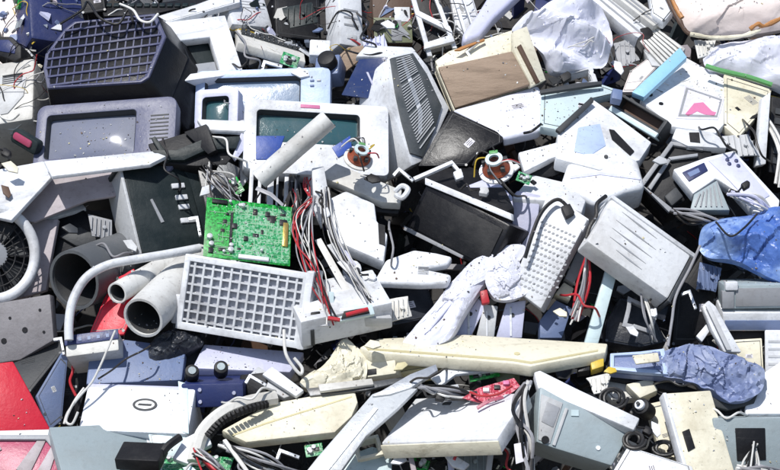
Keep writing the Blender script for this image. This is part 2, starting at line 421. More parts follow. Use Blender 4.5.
def bag(name, label, cat, poly, d, n, h, mt, amp=.02, freq=9, seed=0, rings=44, np_=170, group=None, back=.03, aniso=(1, 1), edge=.35, parent=None, drape=None, crumple=.30):
    f, q = P(poly, d, n)
    p = [np.array(v) for v in q]
    if area(q) < 0: p = p[::-1]
    dense = smooth(p, max(3, np_//len(p)), True); m = len(dense)
    c = sum(dense)/m
    vs, fs = [], []
    for k in range(rings+1):
        s = k/rings
        for i, v in enumerate(dense):
            x, y = c+(v-c)*s
            a = Vector((x*freq*aniso[0]+seed*7.1, y*freq*aniso[1], seed*3.3))
            wv = a+Vector((.5*noise.noise(a*.9), .5*noise.noise(a*.9+Vector((9, 2, 1))), 0))
            fold = 1-abs(noise.noise(wv))*3.2+.9*(.5-abs(noise.noise(wv*2.1)))*1.4+.45*(.5-abs(noise.noise(wv*4.3)))+.15*noise.noise(a*9)
            if drape is not None:
                ca, sa = math.cos(R(drape)), math.sin(R(drape)); u_, v_ = x*ca+y*sa, -x*sa+y*ca
                ph = v_*52+1.6*noise.noise(Vector((u_*6+seed, v_*6, 1)))*1.6+.6*noise.noise(Vector((u_*14, v_*12, seed)))
                fold = .75*math.cos(ph)+.5*(1-abs(math.sin(ph*.5+1+seed))**.8*1.6)+.2*noise.noise(Vector((u_*9, v_*40, seed)))+.35*noise.noise(Vector((u_*7+3, v_*9, seed)))
            fade = (1-s**6)*(1-edge)+edge
            if crumple:
                b_ = Vector((x, y, seed))*freq; b_ += Vector((noise.noise(b_*.7), noise.noise(b_*.7+Vector((4, 4, 4))), 0))*.5
                def cr(t):
                    ds, ps = noise.voronoi(t); best = -9
                    for p_ in ps[:4]:
                        g_ = noise.random_unit_vector() if False else Vector((math.sin(p_.x*91.7+p_.y*37.1), math.cos(p_.x*53.3-p_.y*71.9), 0))
                        best = max(best, g_.dot(t-p_)-.35*(t-p_).length)
                    return (best-.12)*1.7
                fold = fold*(1-crumple)+crumple*(1.3*cr(b_)+.6*cr(b_*2.3)+.3*cr(b_*5))
            z = h*(1-s**2.6)+amp*fold*fade
            vs.append((x+amp*.4*noise.noise(a*1.7+Vector((5, 1, 2)))*s, y+amp*.4*noise.noise(a*1.7+Vector((1, 8, 4)))*s, z))
    for k in range(rings):
        for i in range(m):
            j = (i+1) % m
            fs.append([k*m+i, (k+1)*m+i, (k+1)*m+j, k*m+j])
    b0 = rings*m; e = len(vs)
    for i, v in enumerate(dense):
        x, y = c+(v-c)*.93; vs.append((x, y, -back))
    for i in range(m): fs.append([b0+i, e+i, e+(i+1) % m, b0+(i+1) % m])
    fs.append([e+i for i in range(m)])
    ob = MB().add(vs, fs).build(name, mt, parent, f.M, 0, ang=32)
    return tag(ob, label, cat, group) if parent is None else ob
def yoke(name, label, px, py, d, s, group=None, tilt=(20, 40), ring=OFFW):
    """deflection yoke of a picture tube: flared copper winding in a pale plastic collar, with a terminal block"""
    N = nvec(tilt); X = RT-N*np.dot(RT, N); X /= np.linalg.norm(X); Y = np.cross(N, X)
    f = Fr(pt(px, py, d), X, Y); t = T(name, label, 'coil', f, group)
    def cone(prof, seg=28):
        mb = MB(); vs = [(r*math.cos(2*math.pi*k/seg), r*math.sin(2*math.pi*k/seg), z) for r, z in prof for k in range(seg)]
        m = len(prof)
        return mb.add(vs, [[i*seg+k, i*seg+(k+1) % seg, ((i+1) % m)*seg+(k+1) % seg, ((i+1) % m)*seg+k] for i in range(m) for k in range(seg)])
    cone([(s*.95, -.2*s), (s*1.0, .0), (s*.75, .35*s), (s*.55, .9*s), (s*.4, .9*s), (s*.5, .3*s), (s*.7, -.1*s)]).build('winding', COPPER, t)
    cone([(s*1.25, -.35*s), (s*1.25, -.2*s), (s*.98, -.12*s), (s*.9, -.35*s)]).build('collar', ring, t)
    cone([(s*.62, .8*s), (s*.62, 1.0*s), (s*.36, 1.0*s), (s*.36, .8*s)]).build('neck_ring', PTEAL, t)
    mb = MB()
    for k in range(5):
        a = 2*math.pi*k/5+.4; x, y = s*.8*math.cos(a), s*.8*math.sin(a); mb.box(x-.15*s, y-.15*s, .25*s, x+.15*s, y+.15*s, .62*s)
    mb.build('magnets', DGREY, t, None, .001)
    MB().box(-s*.3, s*.45, .5*s, s*.3, s*.75, 1.05*s).build('terminal_block', GREENP, t, None, .001)
    for k in range(7):
        a = random.random()*6; pth = smooth([(s*.5*math.cos(a), s*.5*math.sin(a), .9*s), (s*1.2*math.cos(a+.5), s*1.2*math.sin(a+.5), 1.1*s), (s*1.7*math.cos(a+.9), s*1.7*math.sin(a+.9), .1*s)], 6)
        MB().tube(pth, .0022, 6).build('lead', (WIRER, WIREK, WIREY, WIREW, WIREK, WIREG, WIREK)[k], t)
    return t
def pcb(name, label, f, mt=None, th=.003, chips=10, group=None, seed=1, caps=4):
    rnd = random.Random(seed); t = T(name, label, 'circuit board', f, group)
    MB().box(0, 0, -th, f.W, f.H, 0).build('board', mt or PCBG, t, None, .0006)
    for k in range(chips):
        w, h = rnd.uniform(.006, .028), rnd.uniform(.006, .02); x, y = rnd.uniform(.004, max(.005, f.W-w-.004)), rnd.uniform(.004, max(.005, f.H-h-.004))
        MB().box(x, y, -.001, x+w, y+h, rnd.uniform(.002, .006)).build('chip', CHIP, t, None, .0006)
    for k in range(caps):
        MB().disc((rnd.uniform(.01, f.W-.01), rnd.uniform(.01, f.H-.01)), rnd.uniform(.004, .008), -.001, rnd.uniform(.008, .016), seg=12).build('capacitor', SILVER, t, None, .001)
    mb = MB()
    for k in range(int(16+f.W*f.H*1500)):
        x, y, l1, l2 = rnd.uniform(.01, f.W-.02), rnd.uniform(.01, f.H-.02), rnd.uniform(.01, .06), rnd.uniform(.006, .04)
        x1, y1 = min(x+l1, f.W-.003), min(y+l2, f.H-.003)
        mb.box(x, y-.0006, 0, x1, y+.0006, .0019); mb.box(x1-.0006, y, 0, x1+.0006, y1, .0018)
    mb.build('traces', TRACE, t)
    return t
def bundle(name, label, starts, ends, count, mats, sag=.03, r=.003, seed=3, spread=14, mid=None, group=None, dd=.03):
    """loose strands running from one place to another; each colour one mesh"""
    rnd = random.Random(seed); t = T(name, label, 'cable bundle', Matrix.Translation(Vector(pt(*starts))), group)
    for mi, mt in enumerate(mats):
        mb = MB(); o = pt(*starts)
        for k in range(count):
            j = lambda p, s: (p[0]+rnd.uniform(-s, s), p[1]+rnd.uniform(-s, s), p[2]+rnd.uniform(-dd, dd))
            ps = [j(starts, spread*.4)]
            mids = mid or [((starts[0]+ends[0])/2, (starts[1]+ends[1])/2, (starts[2]+ends[2])/2+sag)]
            for m_ in mids: ps.append(j(m_, spread))
            ps.append(j(ends, spread*.6))
            mb.tube([Vector(q-o) for q in smooth([pt(*p) for p in ps], 7)], r*rnd.uniform(.7, 1.3), 6)
        mb.build('strand', mt, t)
    return t
# ================================================================== ground and heap
def soil_mat():
    m = mat('packed_dirt', (.10, .085, .07), .9, dirt=.7, dcol=(.17, .15, .12), scale=1.2, bump=.6, var=0)
    return m
SOIL = soil_mat()
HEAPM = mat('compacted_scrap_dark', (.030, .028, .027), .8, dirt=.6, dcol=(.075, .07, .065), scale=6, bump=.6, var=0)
MB().sheet(60, 60, lambda u, v: ((u-.5)**3*400+(u-.5)*20, (v-.5)**3*400+(v-.5)*20, .02*noise.noise(Vector((u*40, v*40, 0))))).build('ground', SOIL)
tag(bpy.data.objects['ground'], kind='structure')
S0 = pt(390, 235, 0.0)                     # a point on the mean slope
sl = pt(390, 100, 0)-pt(390, 370, 0); sl /= np.linalg.norm(sl)
def slope_at(x, y, z_off=-.36):
    """height of the heap under the ground point (x, y)"""
    z = S0[2]+(y-S0[1])*sl[2]/sl[1]
    if z > 2.35: z = 2.35+(z-2.35)*.15
    z -= max(0, abs(x)-2.2)*.55
    z += .10*noise.noise(Vector((x*1.7, y*1.7, 3)))+.05*noise.noise(Vector((x*5, y*5, 8)))+.03*noise.noise(Vector((x*13, y*13, 1)))
    return z+z_off*1.25
def heap(u, v):
    x = (u-.5)*9; y = -1.6+v*5.2
    z = slope_at(x, y)
    back = max(0, y-2.4)*1.2
    return (x, y, max(z-back, -.15))
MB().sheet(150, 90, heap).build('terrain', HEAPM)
tag(bpy.data.objects['terrain'], kind='structure')
# small broken fragments that nobody could count, lying all over the slope
def fragments(name, cols, n, seed, smin, smax):
    rnd = random.Random(seed); mb = MB()
    for k in range(n):
        x = rnd.uniform(-2.0, 2.0); y = rnd.uniform(-1.0, 1.35)
        z = slope_at(x, y)+rnd.uniform(-.01, .16)
        a = Vector((rnd.gauss(0, 1), rnd.gauss(0, 1), rnd.gauss(0, 1))).normalized(); b = a.orthogonal().normalized(); c = a.cross(b)
        L_, W_, T_ = rnd.uniform(smin, smax), rnd.uniform(smin, smax)*.6, rnd.uniform(.003, .02)
        mb.mi = rnd.randrange(len(cols))
        if rnd.random() < .35:
            p = [Vector((x, y, z))]
            dr = a.copy()
            for i in range(6):
                dr = (dr+Vector((rnd.gauss(0, .6), rnd.gauss(0, .6), rnd.gauss(0, .6)))).normalized(); p.append(p[-1]+dr*L_*.45)
            mb.tube([Vector(q) for q in smooth(p, 3)], rnd.uniform(.0015, .004), 5)
        else:
            w = rnd.uniform(.5, 1)
            o = Vector((x, y, z)); vs = []
            for sz in (-1, 1):
                for (sa, sb) in ((-1, -1), (1, -w), (w, 1), (-1, rnd.uniform(.4, 1))):
                    q = o+a*L_*.5*sa+b*W_*.5*sb+c*T_*.5*sz; vs.append(tuple(q))
            mb.add(vs, [[3, 2, 1, 0], [4, 5, 6, 7], [0, 1, 5, 4], [1, 2, 6, 5], [2, 3, 7, 6], [3, 0, 4, 7]])
    o = mb.build(name, cols); tag(o, kind='stuff'); return o
fragments('scrap_fragments', [BLACK, DGREY, METALD, BLACK, OFFW, BGREEN, BAGD, WIREK, WIREK, CHIP, NAVY, BLACK, WIREG, BROWN, DGREY], 2800, 5, .03, .13)

# ================================================================== top left
slab('board', 'pale pinkish white board leaning behind the blue bin', 'board', [(-30, -25), (27, -12), (31, 42), (36, 66), (-30, 62)], -.14, (-5, 20), PEACH, .03)
f = F((31, 38), (88, 47), (27, -22), -.04, (12, 18))
t = rootbox('bin', 'dark blue plastic bin at the top left edge of the heap', 'bin', f, .24, NAVY, .012)
MB().box(-.006, f.H*.80, -.01, f.W+.006, f.H*.86, .008).build('rim', BLUE, t, None, .003)
f, q = P([(-12, 36), (11, 36), (21, 46), (21, 58), (15, 61), (-12, 52)], .03, (-20, 20))
t = T('speaker', 'small black angular speaker at the upper left edge', 'speaker', f)
MB().prism(q, -.12, 0).build('body', BLACK, t, None, .006)
MB().prism(f.L([(-8, 40), (9, 40), (16, 47), (15, 54), (-8, 50)]), -.004, .003).build('grille', NAVY, t, None, .002)
f = F((-25, 128), (33, 119), (-22, 66), .02, (-12, 28))
t = rootbox('computer_case', 'white computer case with grey side panel at the left edge', 'computer case', f, .26, OFFW, .012)
MB().prism(f.L([(-20, 78), (27, 77), (24, 96), (8, 114), (-20, 119)]), -.004, .004).build('side_panel', LGREY, t, None, .003)
slots('vent', t, f, (.45, .62, .8, .78), 5, DGREY, False, .4, .0055)

# the big black monitor lying face down with its latticed back up
poly = [(74, 21), (156, 13), (166, 36), (149, 77), (141, 82), (47, 88), (43, 68), (45, 54), (64, 29)]
f, q = P(poly, .20, (-14, 38))
t = T('monitor', 'large black monitor lying face down with latticed vented back', 'monitor', f)
cx = sum(a for a, b in q)/len(q); cy = sum(b for a, b in q)/len(q)
sc = lambda k, dx=0, dy=0: [(cx+(a-cx)*k+dx, cy+(b-cy)*k+dy) for a, b in q]
MB().ring(q, sc(.93), -.03, 0).build('rim', LATT, t, None, .004)
MB().prism(sc(.95), -.05, -.02).build('back_plate', BLACK, t)
mb = MB(); xs = [a for a, b in q]; ys = [b for a, b in q]
def clipx(y, pl):
    xi = []
    for (a, b), (c, e) in zip(pl, pl[1:]+pl[:1]):
        if (b-y)*(e-y) < 0: xi.append(a+(c-a)*(y-b)/(e-b))
    return (min(xi), max(xi)) if len(xi) >= 2 else None
def clipy(x, pl):
    r_ = clipx(x, [(b, a) for a, b in pl]); return r_
qi = sc(.955)
for k in range(1, 8):
    y = min(ys)+(max(ys)-min(ys))*k/8; r_ = clipx(y, qi)
    if r_: mb.box(r_[0], y-.0036, -.022, r_[1], y+.0036, .001)
for k in range(1, 15):
    x = min(xs)+(max(xs)-min(xs))*k/15; r_ = clipy(x, qi)
    if r_: mb.box(x-.0022, r_[0], -.022, x+.0022, r_[1], -.0025)
mb.build('grille', LATT, t)
mb = MB(); mb.prism(sc(1.16, .01, -.01), -.10, -.004, sc(1.0)); mb.prism(sc(1.42, .03, -.02), -.34, -.10, sc(1.16, .01, -.01))
mb.build('housing', GLOSSB, t, None, .006)
mb = MB(); mb.prism(sc(1.46, .03, -.02), -.40, -.34); mb.build('bezel', BLACK, t, None, .006)

f = F((31, 182), (173, 172), (38, 106), .20, (-2, 10))
t = crt('monitor', 'slate lavender monitor with a grey screen below the latticed one', f, .30, (.075, .28, .715, .86), PERI, SCR_G, DGREY, rad=.028, buttons=[(.84, .36, .02, .025, DGREY), (.88, .36, .02, .025, DGREY), (.92, .36, .02, .025, GREY)])
slots('vent', t, f, (.82, .45, .95, .8), 7, DGREY, False, .3)
f = F((9, 141), (34, 156), (14, 126), .18, (0, 20))
t = T('handset', 'black telephone handset with a pink top beside the lavender monitor', 'handset', f)
MB().prism(rrect(0, 0, f.W, f.H*.9, .012), -.03, 0).build('body', BGREEN, t, None, .006)
MB().prism(rrect(f.W*.1, f.H*.3, f.W*.8, f.H*.75, .008), -.004, .006).build('cover', PINK, t, None, .004)

# white casing with an opening, upper left centre
f = F((176, 82), (244, 73), (158, 23), .13, (4, 16))
t = T('casing', 'white monitor casing with an empty dark opening near the top', 'casing', f)
MB().rframe((0, 0, f.W, f.H), (f.W*.20, f.H*.14, f.W*.70, f.H*.70), -.05, 0, -.012).build('frame', SNOW, t, None, .004)
MB().box(.008, .008, -.26, f.W-.008, f.H-.008, -.052).build('back', BGREEN, t, None, .004)
MB().box(f.W*.22, f.H*.15, -.05, f.W*.68, f.H*.34, -.03).build('inner_panel', GREY, t, None, .003)
slab('panel', 'white flat lid lying above the white casing', 'panel', [(150, 18), (196, 4), (240, -12), (240, 2), (204, 12), (160, 24)], .07, (5, 55), SNOW, .02)
f, q = P([(100, 6), (150, 4), (214, -6), (216, 0), (152, 14), (104, 16)], .02, (0, 50))
t = T('keyboard', 'black keyboard on top of the heap behind the latticed monitor', 'keyboard', f)
MB().prism(q, -.02, 0).build('body', BLACK, t, None, .003)
mb = MB()
for k in range(12):
    x = q[0][0]+.02+k*.024; mb.box(x, -.012, -.002, x+.017, .006, .006)
mb.build('keys', BGREEN, t, None, .001)
f = F((82, 14), (106, 10), (80, -12), .05, (20, 10)); rbox('power_supply', 'black power supply box beside the blue bin', 'power supply', f, .12, BLACK, .004)
cable('cable', 'black cable looped over the back of the latticed monitor', [(60, 24, .2), (82, 10, .22), (88, 2, .2), (100, 18, .24), (118, 24, .25), (128, 10, .24), (133, 22, .26)], .004, WIREK)
cable('cable', 'white cable hooked over the edge of the latticed monitor', [(120, 4, .2), (133, 10, .24), (140, 20, .26), (150, 22, .26), (158, 14, .24)], .004, WIREW)

# ================================================================== top centre
f = F((232, 24), (274, 28), (222, -12), .0, (10, 15))
t = rootbox('printer', 'light grey printer at the top edge behind the white casing', 'printer', f, .2, WHITE, .012)
slots('vent', t, f, (.1, .5, .9, .75), 3, LGREY, False, .3)
f = F((276, 36), (322, 42), (274, -10), -.06, (0, 15)); rbox('amplifier', 'black amplifier box at the top between printer and tall white scanner', 'amplifier', f, .15, BLACK, .006)
f = F((238, 42), (306, 62), (237, 24), .04, (0, 55))
t = keyboard('keyboard', 'narrow white keyboard slanting above the pale blue monitor', f, OFFW, DGREY, 3, 13, .03, uv=(.05, .45, .95, .92))
f = F((340, 44), (364, 48), (338, -12), .05, (12, 12))
t = rootbox('scanner', 'tall white scanner with dark slots standing at the top', 'scanner', f, .10, SNOW, .008)
slots('slot', t, f, (.2, .35, .8, .75), 3, GREY, False, .25)
plate('label', t, f, (.3, .12, .7, .2), LGREY)
f = F((309, 55), (330, 56), (310, 39), .09, (10, 25)); rbox('adapter', 'small white adapter box beside the grey camera', 'adapter', f, .06, SNOW, .005)
f = F((313, 76), (338, 72), (317, 56), .10, (-10, 10))
t = rootbox('camera', 'blue grey camera with a round lens above the white monitor', 'camera', f, .07, SLATE, .008)
MB().disc((f.W*.6, f.H*.5), f.H*.36, -.002, .035, seg=24).build('lens', BLACK, t, None, .004)
MB().box(f.W*.1, f.H*.95, -.05, f.W*.5, f.H*1.2, -.01).build('viewfinder', LGREY, t, None, .003)
slab('board', 'torn tan cardboard piece behind the blue screened monitor', 'board', [(336, 58), (348, 47), (372, 44), (360, 60), (345, 72)], .04, (0, 20), TAN, .01)
f = F((374, 44), (413, 44), (372, -8), -.04, (6, 15))
t = rootbox('carton', 'brown and olive carton behind the white lattice frame', 'carton', f, .2, BROWN, .003)
plate('lower_panel', t, f, (.01, .02, .99, .50), OLIVE); plate('label', t, f, (.55, .42, .95, .70), SNOW, .005)
plate('stripe', t, f, (.45, .05, .72, .45), GREY, .0055)

# white lattice frame
t = T('rack_frame', 'white slotted rack frame leaning at the top centre', 'frame', P([(412, 0), (430, 55), (455, 48), (436, 0)], .06, (0, 20))[0])
for i, (a, b, w) in enumerate((((410, -14), (430, 56), 5), ((432, -14), (455, 48), 4.5), ((452, -12), (466, 34), 3.5), ((460, -12), (474, 30), 2))):
    pslab('upright', t, [(a[0]-w/2, a[1]), (a[0]+w/2, a[1]), (b[0]+w/2, b[1]), (b[0]-w/2, b[1])], .06, (0, 20), SNOW, .02)
for a, b in (((416, 12), (450, 30)), ((424, 46), (452, 38))):
    pslab('crossbar', t, [(a[0], a[1]-3), (b[0], b[1]-4), (b[0]+3, b[1]+3), (a[0], a[1]+3)], .064, (0, 20), SNOW, .02)
pslab('back_plate', t, [(413, -12), (433, -12), (452, 48), (430, 54)], .02, (0, 20), BLACK, .02)
slab('panel', 'ribbed white panel at the top beside the lavender duct', 'panel', [(449, -12), (470, -12), (480, 20), (464, 36), (456, 28)], .02, (10, 20), SNOW, .02)
f, q = P([(494, -14), (528, -14), (494, 18), (480, 36), (464, 42), (462, 34), (478, 12)], .09, (5, 35))
tag(MB().prism(q, -.05, 0).build('duct', LAV, None, f.M, .014, 4), 'pale lavender plastic duct lying across the top', 'duct')

# monitor with dark blue screen and slotted side
VENTG = mat('charcoal_vent_plastic', (.075, .085, .09), .5, dirt=.6, dcol=(.2, .2, .2))
f = F((342, 96), (386, 100), (357, 57), .13, (-22, 6))
t = T('monitor', 'white monitor with a dark blue screen and a curved dark vented side', 'monitor', f)
pslab('screen', t, [(359, 59), (389, 57), (387, 101), (341, 95)], .15, (-22, 8), SCR_B, .02, .003)
pslab('scratch', t, [(366, 72), (368, 72), (377, 92), (375, 92)], .153, (-22, 8), LAV, .004, .0005)
pslab('top_panel', t, [(356, 56), (366, 45), (412, 47), (416, 51), (393, 57)], .13, (10, 50), SNOW, .02, .003)
for nm, pl, mt_, d_ in (('side_panel', [(388, 60), (394, 54), (416, 51), (428, 66), (440, 90), (450, 108), (440, 130), (426, 160), (412, 166), (404, 142), (394, 116), (387, 100)], WHITE, .16),
                 ('vent_panel', [(391, 58), (413, 53), (427, 74), (442, 106), (436, 126), (423, 157), (411, 153), (402, 120), (396, 92)], VENTG, .168)):
    f2, q2 = P(pl, d_, (35, 18)); MB().prism(q2, -.16 if nm == 'side_panel' else -.02, 0).build(nm, mt_, t, f2.M, .006 if nm == 'side_panel' else .001)
mb = MB()
f2, _ = P([(391, 58), (413, 53), (427, 74), (442, 106), (436, 126), (423, 157), (411, 153), (402, 120), (396, 92)], .168, (35, 18))
VR = 34
for k in range(VR):
    v = k/(VR-1)
    a = np.array((394, 60))*(1-v)**2+2*v*(1-v)*np.array((398, 104))+v*v*np.array((417, 152))
    b = np.array((412, 55))*(1-v)**2+2*v*(1-v)*np.array((428, 78))+v*v*np.array((437, 124))
    (x0, y0), (x1, y1) = f2.l(*(a+(b-a)*.12)), f2.l(*(a+(b-a)*.88))
    if k % 11 == 10: continue
    dx, dy = x1-x0, y1-y0; l_ = math.hypot(dx, dy); nx, ny = -dy/l_*.0013, dx/l_*.0013
    mb.prism([(x0-nx, y0-ny), (x1-nx, y1-ny), (x1+nx, y1+ny), (x0+nx, y0+ny)], -.002, .003)
mb.build('vent_ribs', LGREY, t, f2.M)

pslab('vent_highlight', t, [(401, 58), (404, 57), (414, 84), (423, 112), (422, 134), (418, 134), (418, 112), (409, 84)], .176, (35, 18), WHITE, .008, .001)  # pale strip painting a highlight down the middle of the vents
# pale blue wide monitor, small white one, central white one
f = F((194, 128), (330, 124), (196, 71), .09, (-2, 14))
t = crt('monitor', 'wide pale blue monitor half hidden behind the central white one', f, .3, (.07, .10, .78, .86), PBLUE, SCR_P, PBLUE, rad=.02, buttons=[(.85, .75, .03, .03, SLATE), (.85, .66, .03, .03, SLATE), (.90, .75, .03, .03, LGREY)])
f = F((194, 140), (237, 137), (196, 90), .16, (4, 14))
t = crt('monitor', 'small white monitor with a teal screen left of the central one', f, .2, (.16, .18, .78, .84), LAV, SCR_T, LAV, rad=.012)
f = F((243, 168), (389, 176), (245, 98), .24, (2, 18))
t = crt('monitor', 'white monitor with a teal screen at the centre of the heap, crossed by a pipe', f, .32, (.085, .40, .80, .85), SNOW, SCR_T, OFFW, rad=.016,
        buttons=[(.84, .3, .03, .03, GREY), (.84, .2, .03, .03, GREY)])
plate('badge', t, f, (.385, .905, .52, .955), PINKP, .002)
MB().prism(f.L([(256, 136), (285, 136), (276, 160), (256, 160)]), -.003, .003).build('blue_panel', BLUE, t, None, .003)
MB().prism(f.L([(332, 148), (350, 136), (352, 150), (338, 158)]), -.003, .004).build('blue_sticker', BLUE, t, None, .001)

# black glossy panel and the tan television
slab('cover', 'glossy black cover propped under the tan television', 'cover', [(418, 166), (451, 110), (503, 134), (503, 142), (478, 154), (466, 166)], .17, (-8, 25), GLOSSB, .04, .002)
f = F((455, 108), (530, 84), (438, 66), .13, (-2, 16))
t = T('television', 'cream cased television with a brown face leaning at the top centre', 'television', f)
MB().box(-.006, -.006, -.05, f.W+.006, f.H+.006, -.006).build('bezel', CREAM, t, None, .004)
pslab('face_panel', t, [(438, 67), (476, 59), (512, 51), (530, 84), (490, 97), (455, 108)], .15, (-2, 16), TAN, .02, .003)
mb = MB(); A = [(-.01, -.01), (f.W+.012, -.01), (f.W+.012, f.H+.012), (-.01, f.H+.012)]
mb.prism([(x*.9+.04, y*.9+.05) for x, y in A], -.20, -.05, A); mb.build('housing', CREAM, t, None, .008)
pslab('side_panel', t, [(514, 50), (514, 31), (527, 26), (546, 80), (532, 86)], .15, (30, 25), CREAM, .02)
pslab('top_panel', t, [(435, 61), (449, 51), (512, 30), (514, 49), (438, 66)], .10, (0, 40), CREAM, .02)
pslab('torn_edge', t, [(454, 50), (462, 46), (474, 42), (484, 38), (485, 40), (472, 45), (460, 50)], .125, (0, 50), ORANGE, .006)
pslab('groove', t, [(518, 46), (521, 44), (540, 82), (537, 83)], .158, (30, 25), BROWN, .01, .001)
slab('sheet', 'lavender white curved sheet in front of the tan television', 'sheet', [(452, 109), (490, 99), (538, 84), (546, 98), (549, 118), (540, 130), (505, 138)], .15, (5, 45), BAGW, .04, .012, seg=4)
cable('cable', 'short black cable on the lavender white sheet', [(524, 133, .20), (532, 131, .22), (541, 124, .2)], .004, WIREK)

# crumpled white bag
bag('plastic_bag', 'crumpled white plastic bag with deep folds at the top', 'plastic bag', [(512, 26), (545, 6), (585, -4), (606, 18), (613, 40), (606, 60), (582, 70), (552, 73), (541, 52), (528, 32)], .08, (5, 30), .05, BAGW, .042, 10, 2, drape=-24, crumple=.2)

# ================================================================== top right
slab('lid', 'pale teal lid with a dark rear edge below the white bag', 'lid', [(541, 92), (602, 84), (622, 91), (592, 98), (560, 130), (540, 126)], .13, (5, 50), PTEAL, .03, .004)
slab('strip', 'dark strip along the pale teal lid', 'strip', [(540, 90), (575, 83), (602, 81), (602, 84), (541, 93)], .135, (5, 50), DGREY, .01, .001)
f, q = P([(558, 131), (592, 98), (612, 112), (652, 142), (640, 160), (600, 170), (556, 158)], .19, (8, 45))
t = T('scanner', 'white flat scanner with a pale blue middle right of centre', 'scanner', f)
MB().prism(q, -.05, 0).build('body', SNOW, t, None, .006)
MB().prism(f.L([(578, 128), (600, 124), (606, 146), (590, 156), (574, 152)]), -.003, .003).build('glass_plate', PBLUE, t, None, .004)
MB().prism(f.L([(609, 130), (614, 131), (634, 152), (630, 156), (612, 140)]), -.003, .004).build('slot', BLACK, t)
slab('strip', 'dark edged strip along the front of the pale teal lid', 'strip', [(591, 97), (594, 100), (560, 132), (556, 129)], .195, (8, 40), DGREY, .012, .001)
for i, (pl, mt_, lb) in enumerate((([(588, -4), (604, -12), (652, 26), (638, 38)], SNOW, 'long white drive unit sloping at the top, nearest the bag'),
                                   ([(608, -10), (622, -12), (664, 20), (654, 26)], OFFW, 'long off white drive unit beside the peach sheet'))):
    f, q = P(pl, .03+.02*i, (10, 40)); t = T('drive_unit', lb, 'drive unit', f, 'white drive units at the top')
    MB().prism(q, -.05, 0).build('body', mt_, t, None, .004)
    for s in (.3, .62):
        a, b = np.array(pl[0])*(1-s)+np.array(pl[1])*s, np.array(pl[3])*(1-s)+np.array(pl[2])*s
        d_ = np.array((.7, -.5)); MB().prism(f.L([a-d_, a+d_, b+d_, b-d_]), -.003, .0015).build('groove', GREY, t)
f, q = P([(640, 42), (655, 25), (686, 47), (670, 66), (652, 64)], .05, (0, 40))
t = T('heat_sink', 'ribbed pale grey block above the sky blue edged panel', 'heat sink', f)
MB().prism(q, -.05, -.006).build('base', LGREY, t, None, .003)
mb = MB()
for k in range(7):
    s = (k+.3)/7.2; a, b = np.array((640, 42))*(1-s)+np.array((655, 25))*s, np.array((662, 66))*(1-s)+np.array((684, 47))*s
    d_ = np.array((.8, -.9)); mb.prism(f.L([a-d_, a+d_, b+d_, b-d_]), -.007, .004)
mb.build('fins', OFFW, t)
f, q = P([(636, 46), (640, 28), (650, 26), (654, 34), (646, 44), (642, 54)], .045, (0, 30)); tag(MB().prism(q, -.05, 0).build('latch', BLACK, None, f.M, .004), 'black latch between the white drive unit and the ribbed block', 'latch')
slab('cover', 'rounded white cover at the top beside the peach sheet', 'cover', [(648, -10), (668, -10), (674, 10), (664, 22), (652, 14)], .07, (0, 40), SNOW, .04, .01)
f, q = P([(664, -14), (800, -14), (796, 22), (768, 32), (736, 36), (700, 34), (682, 27)], .02, (0, 25))
t = T('sack', 'large peach white sack with a torn orange edge at the top right', 'sack', f)
bag('body', None, None, [(666, -16), (800, -16), (796, 22), (768, 32), (736, 35), (700, 33), (682, 26)], .03, (0, 25), .05, PEACH, .012, 5, 4, parent=t, drape=8)
for mt_, pts in ((BROWN, [(664, -10, .07), (672, 8, .09), (680, 22, .09), (688, 33, .08), (704, 37, .08)]), (ORANGE, [(668, -10, .075), (676, 8, .095), (682, 18, .095)]),
                 (CREAM, [(690, 34, .09), (716, 38, .09), (742, 36, .09), (760, 30, .09)]), (ORANGE, [(750, 29, .1), (758, 24, .11), (764, 26, .1), (782, 18, .1)])):
    w = [pt(*p) for p in pts]
    MB().tube([Vector(q_-w[0]) for q_ in smooth(w, 5)], [.007+.004*noise.noise(Vector((i*.45, len(w), 0))) for i in range(5*(len(w)-1)+1)], 8).build('torn_edge', mt_, t, Matrix.Translation(Vector(w[0])))
bag('plastic_bag', 'pale lavender bag with a green hem under the peach sack', 'plastic bag', [(704, 56), (722, 44), (752, 40), (784, 34), (800, 40), (800, 92), (770, 84), (722, 70), (708, 68)], .06, (0, 36), .04, BAGW, .018, 9, 9, drape=20)
cable('hem_cord', 'green hem cord along the lower edge of the lavender bag', [(706, 66, .12), (722, 71, .13), (748, 77, .13), (772, 85, .13)], .008, GREENP, cat='cord')
f, q = P([(682, 55), (725, 79), (724, 124), (716, 133), (672, 126), (640, 100)], .12, (6, 50))
t = T('panel', 'white panel with a printed sticker and sky blue edge bar', 'panel', f)
MB().prism(q, -.03, 0).build('plate', SNOW, t, None, .003)
pslab('edge_bar', t, [(680, 47), (687, 57), (644, 97), (632, 92)], .15, (0, 40), SKYB, .02)
MB().prism(f.L([(685, 86), (724, 99), (718, 120), (676, 119)]), -.002, .002).build('sticker', PAPER, t, None)
MB().ring(f.L([(686, 88), (722, 100), (717, 118), (678, 117)]), f.L([(688, 90), (720, 101), (716, 116), (681, 115)]), .0015, .003).build('sticker_border', GREY, t)
MB().prism(f.L([(694, 104), (703, 103), (712, 112), (716, 113), (714, 117), (704, 115), (697, 112), (688, 117), (685, 115)]), .0015, .003).build('sticker_print', PINKP, t)
MB().disc(f.l(650, 95), .008, -.002, .0025).disc(f.l(661, 104), .007, -.002, .0025).build('hole', BLACK, t)
slab('panel', 'cream sheet metal panel at the right under the lavender bag', 'panel', [(724, 74), (772, 89), (768, 104), (738, 138), (724, 126)], .10, (10, 45), CREAM, .03)
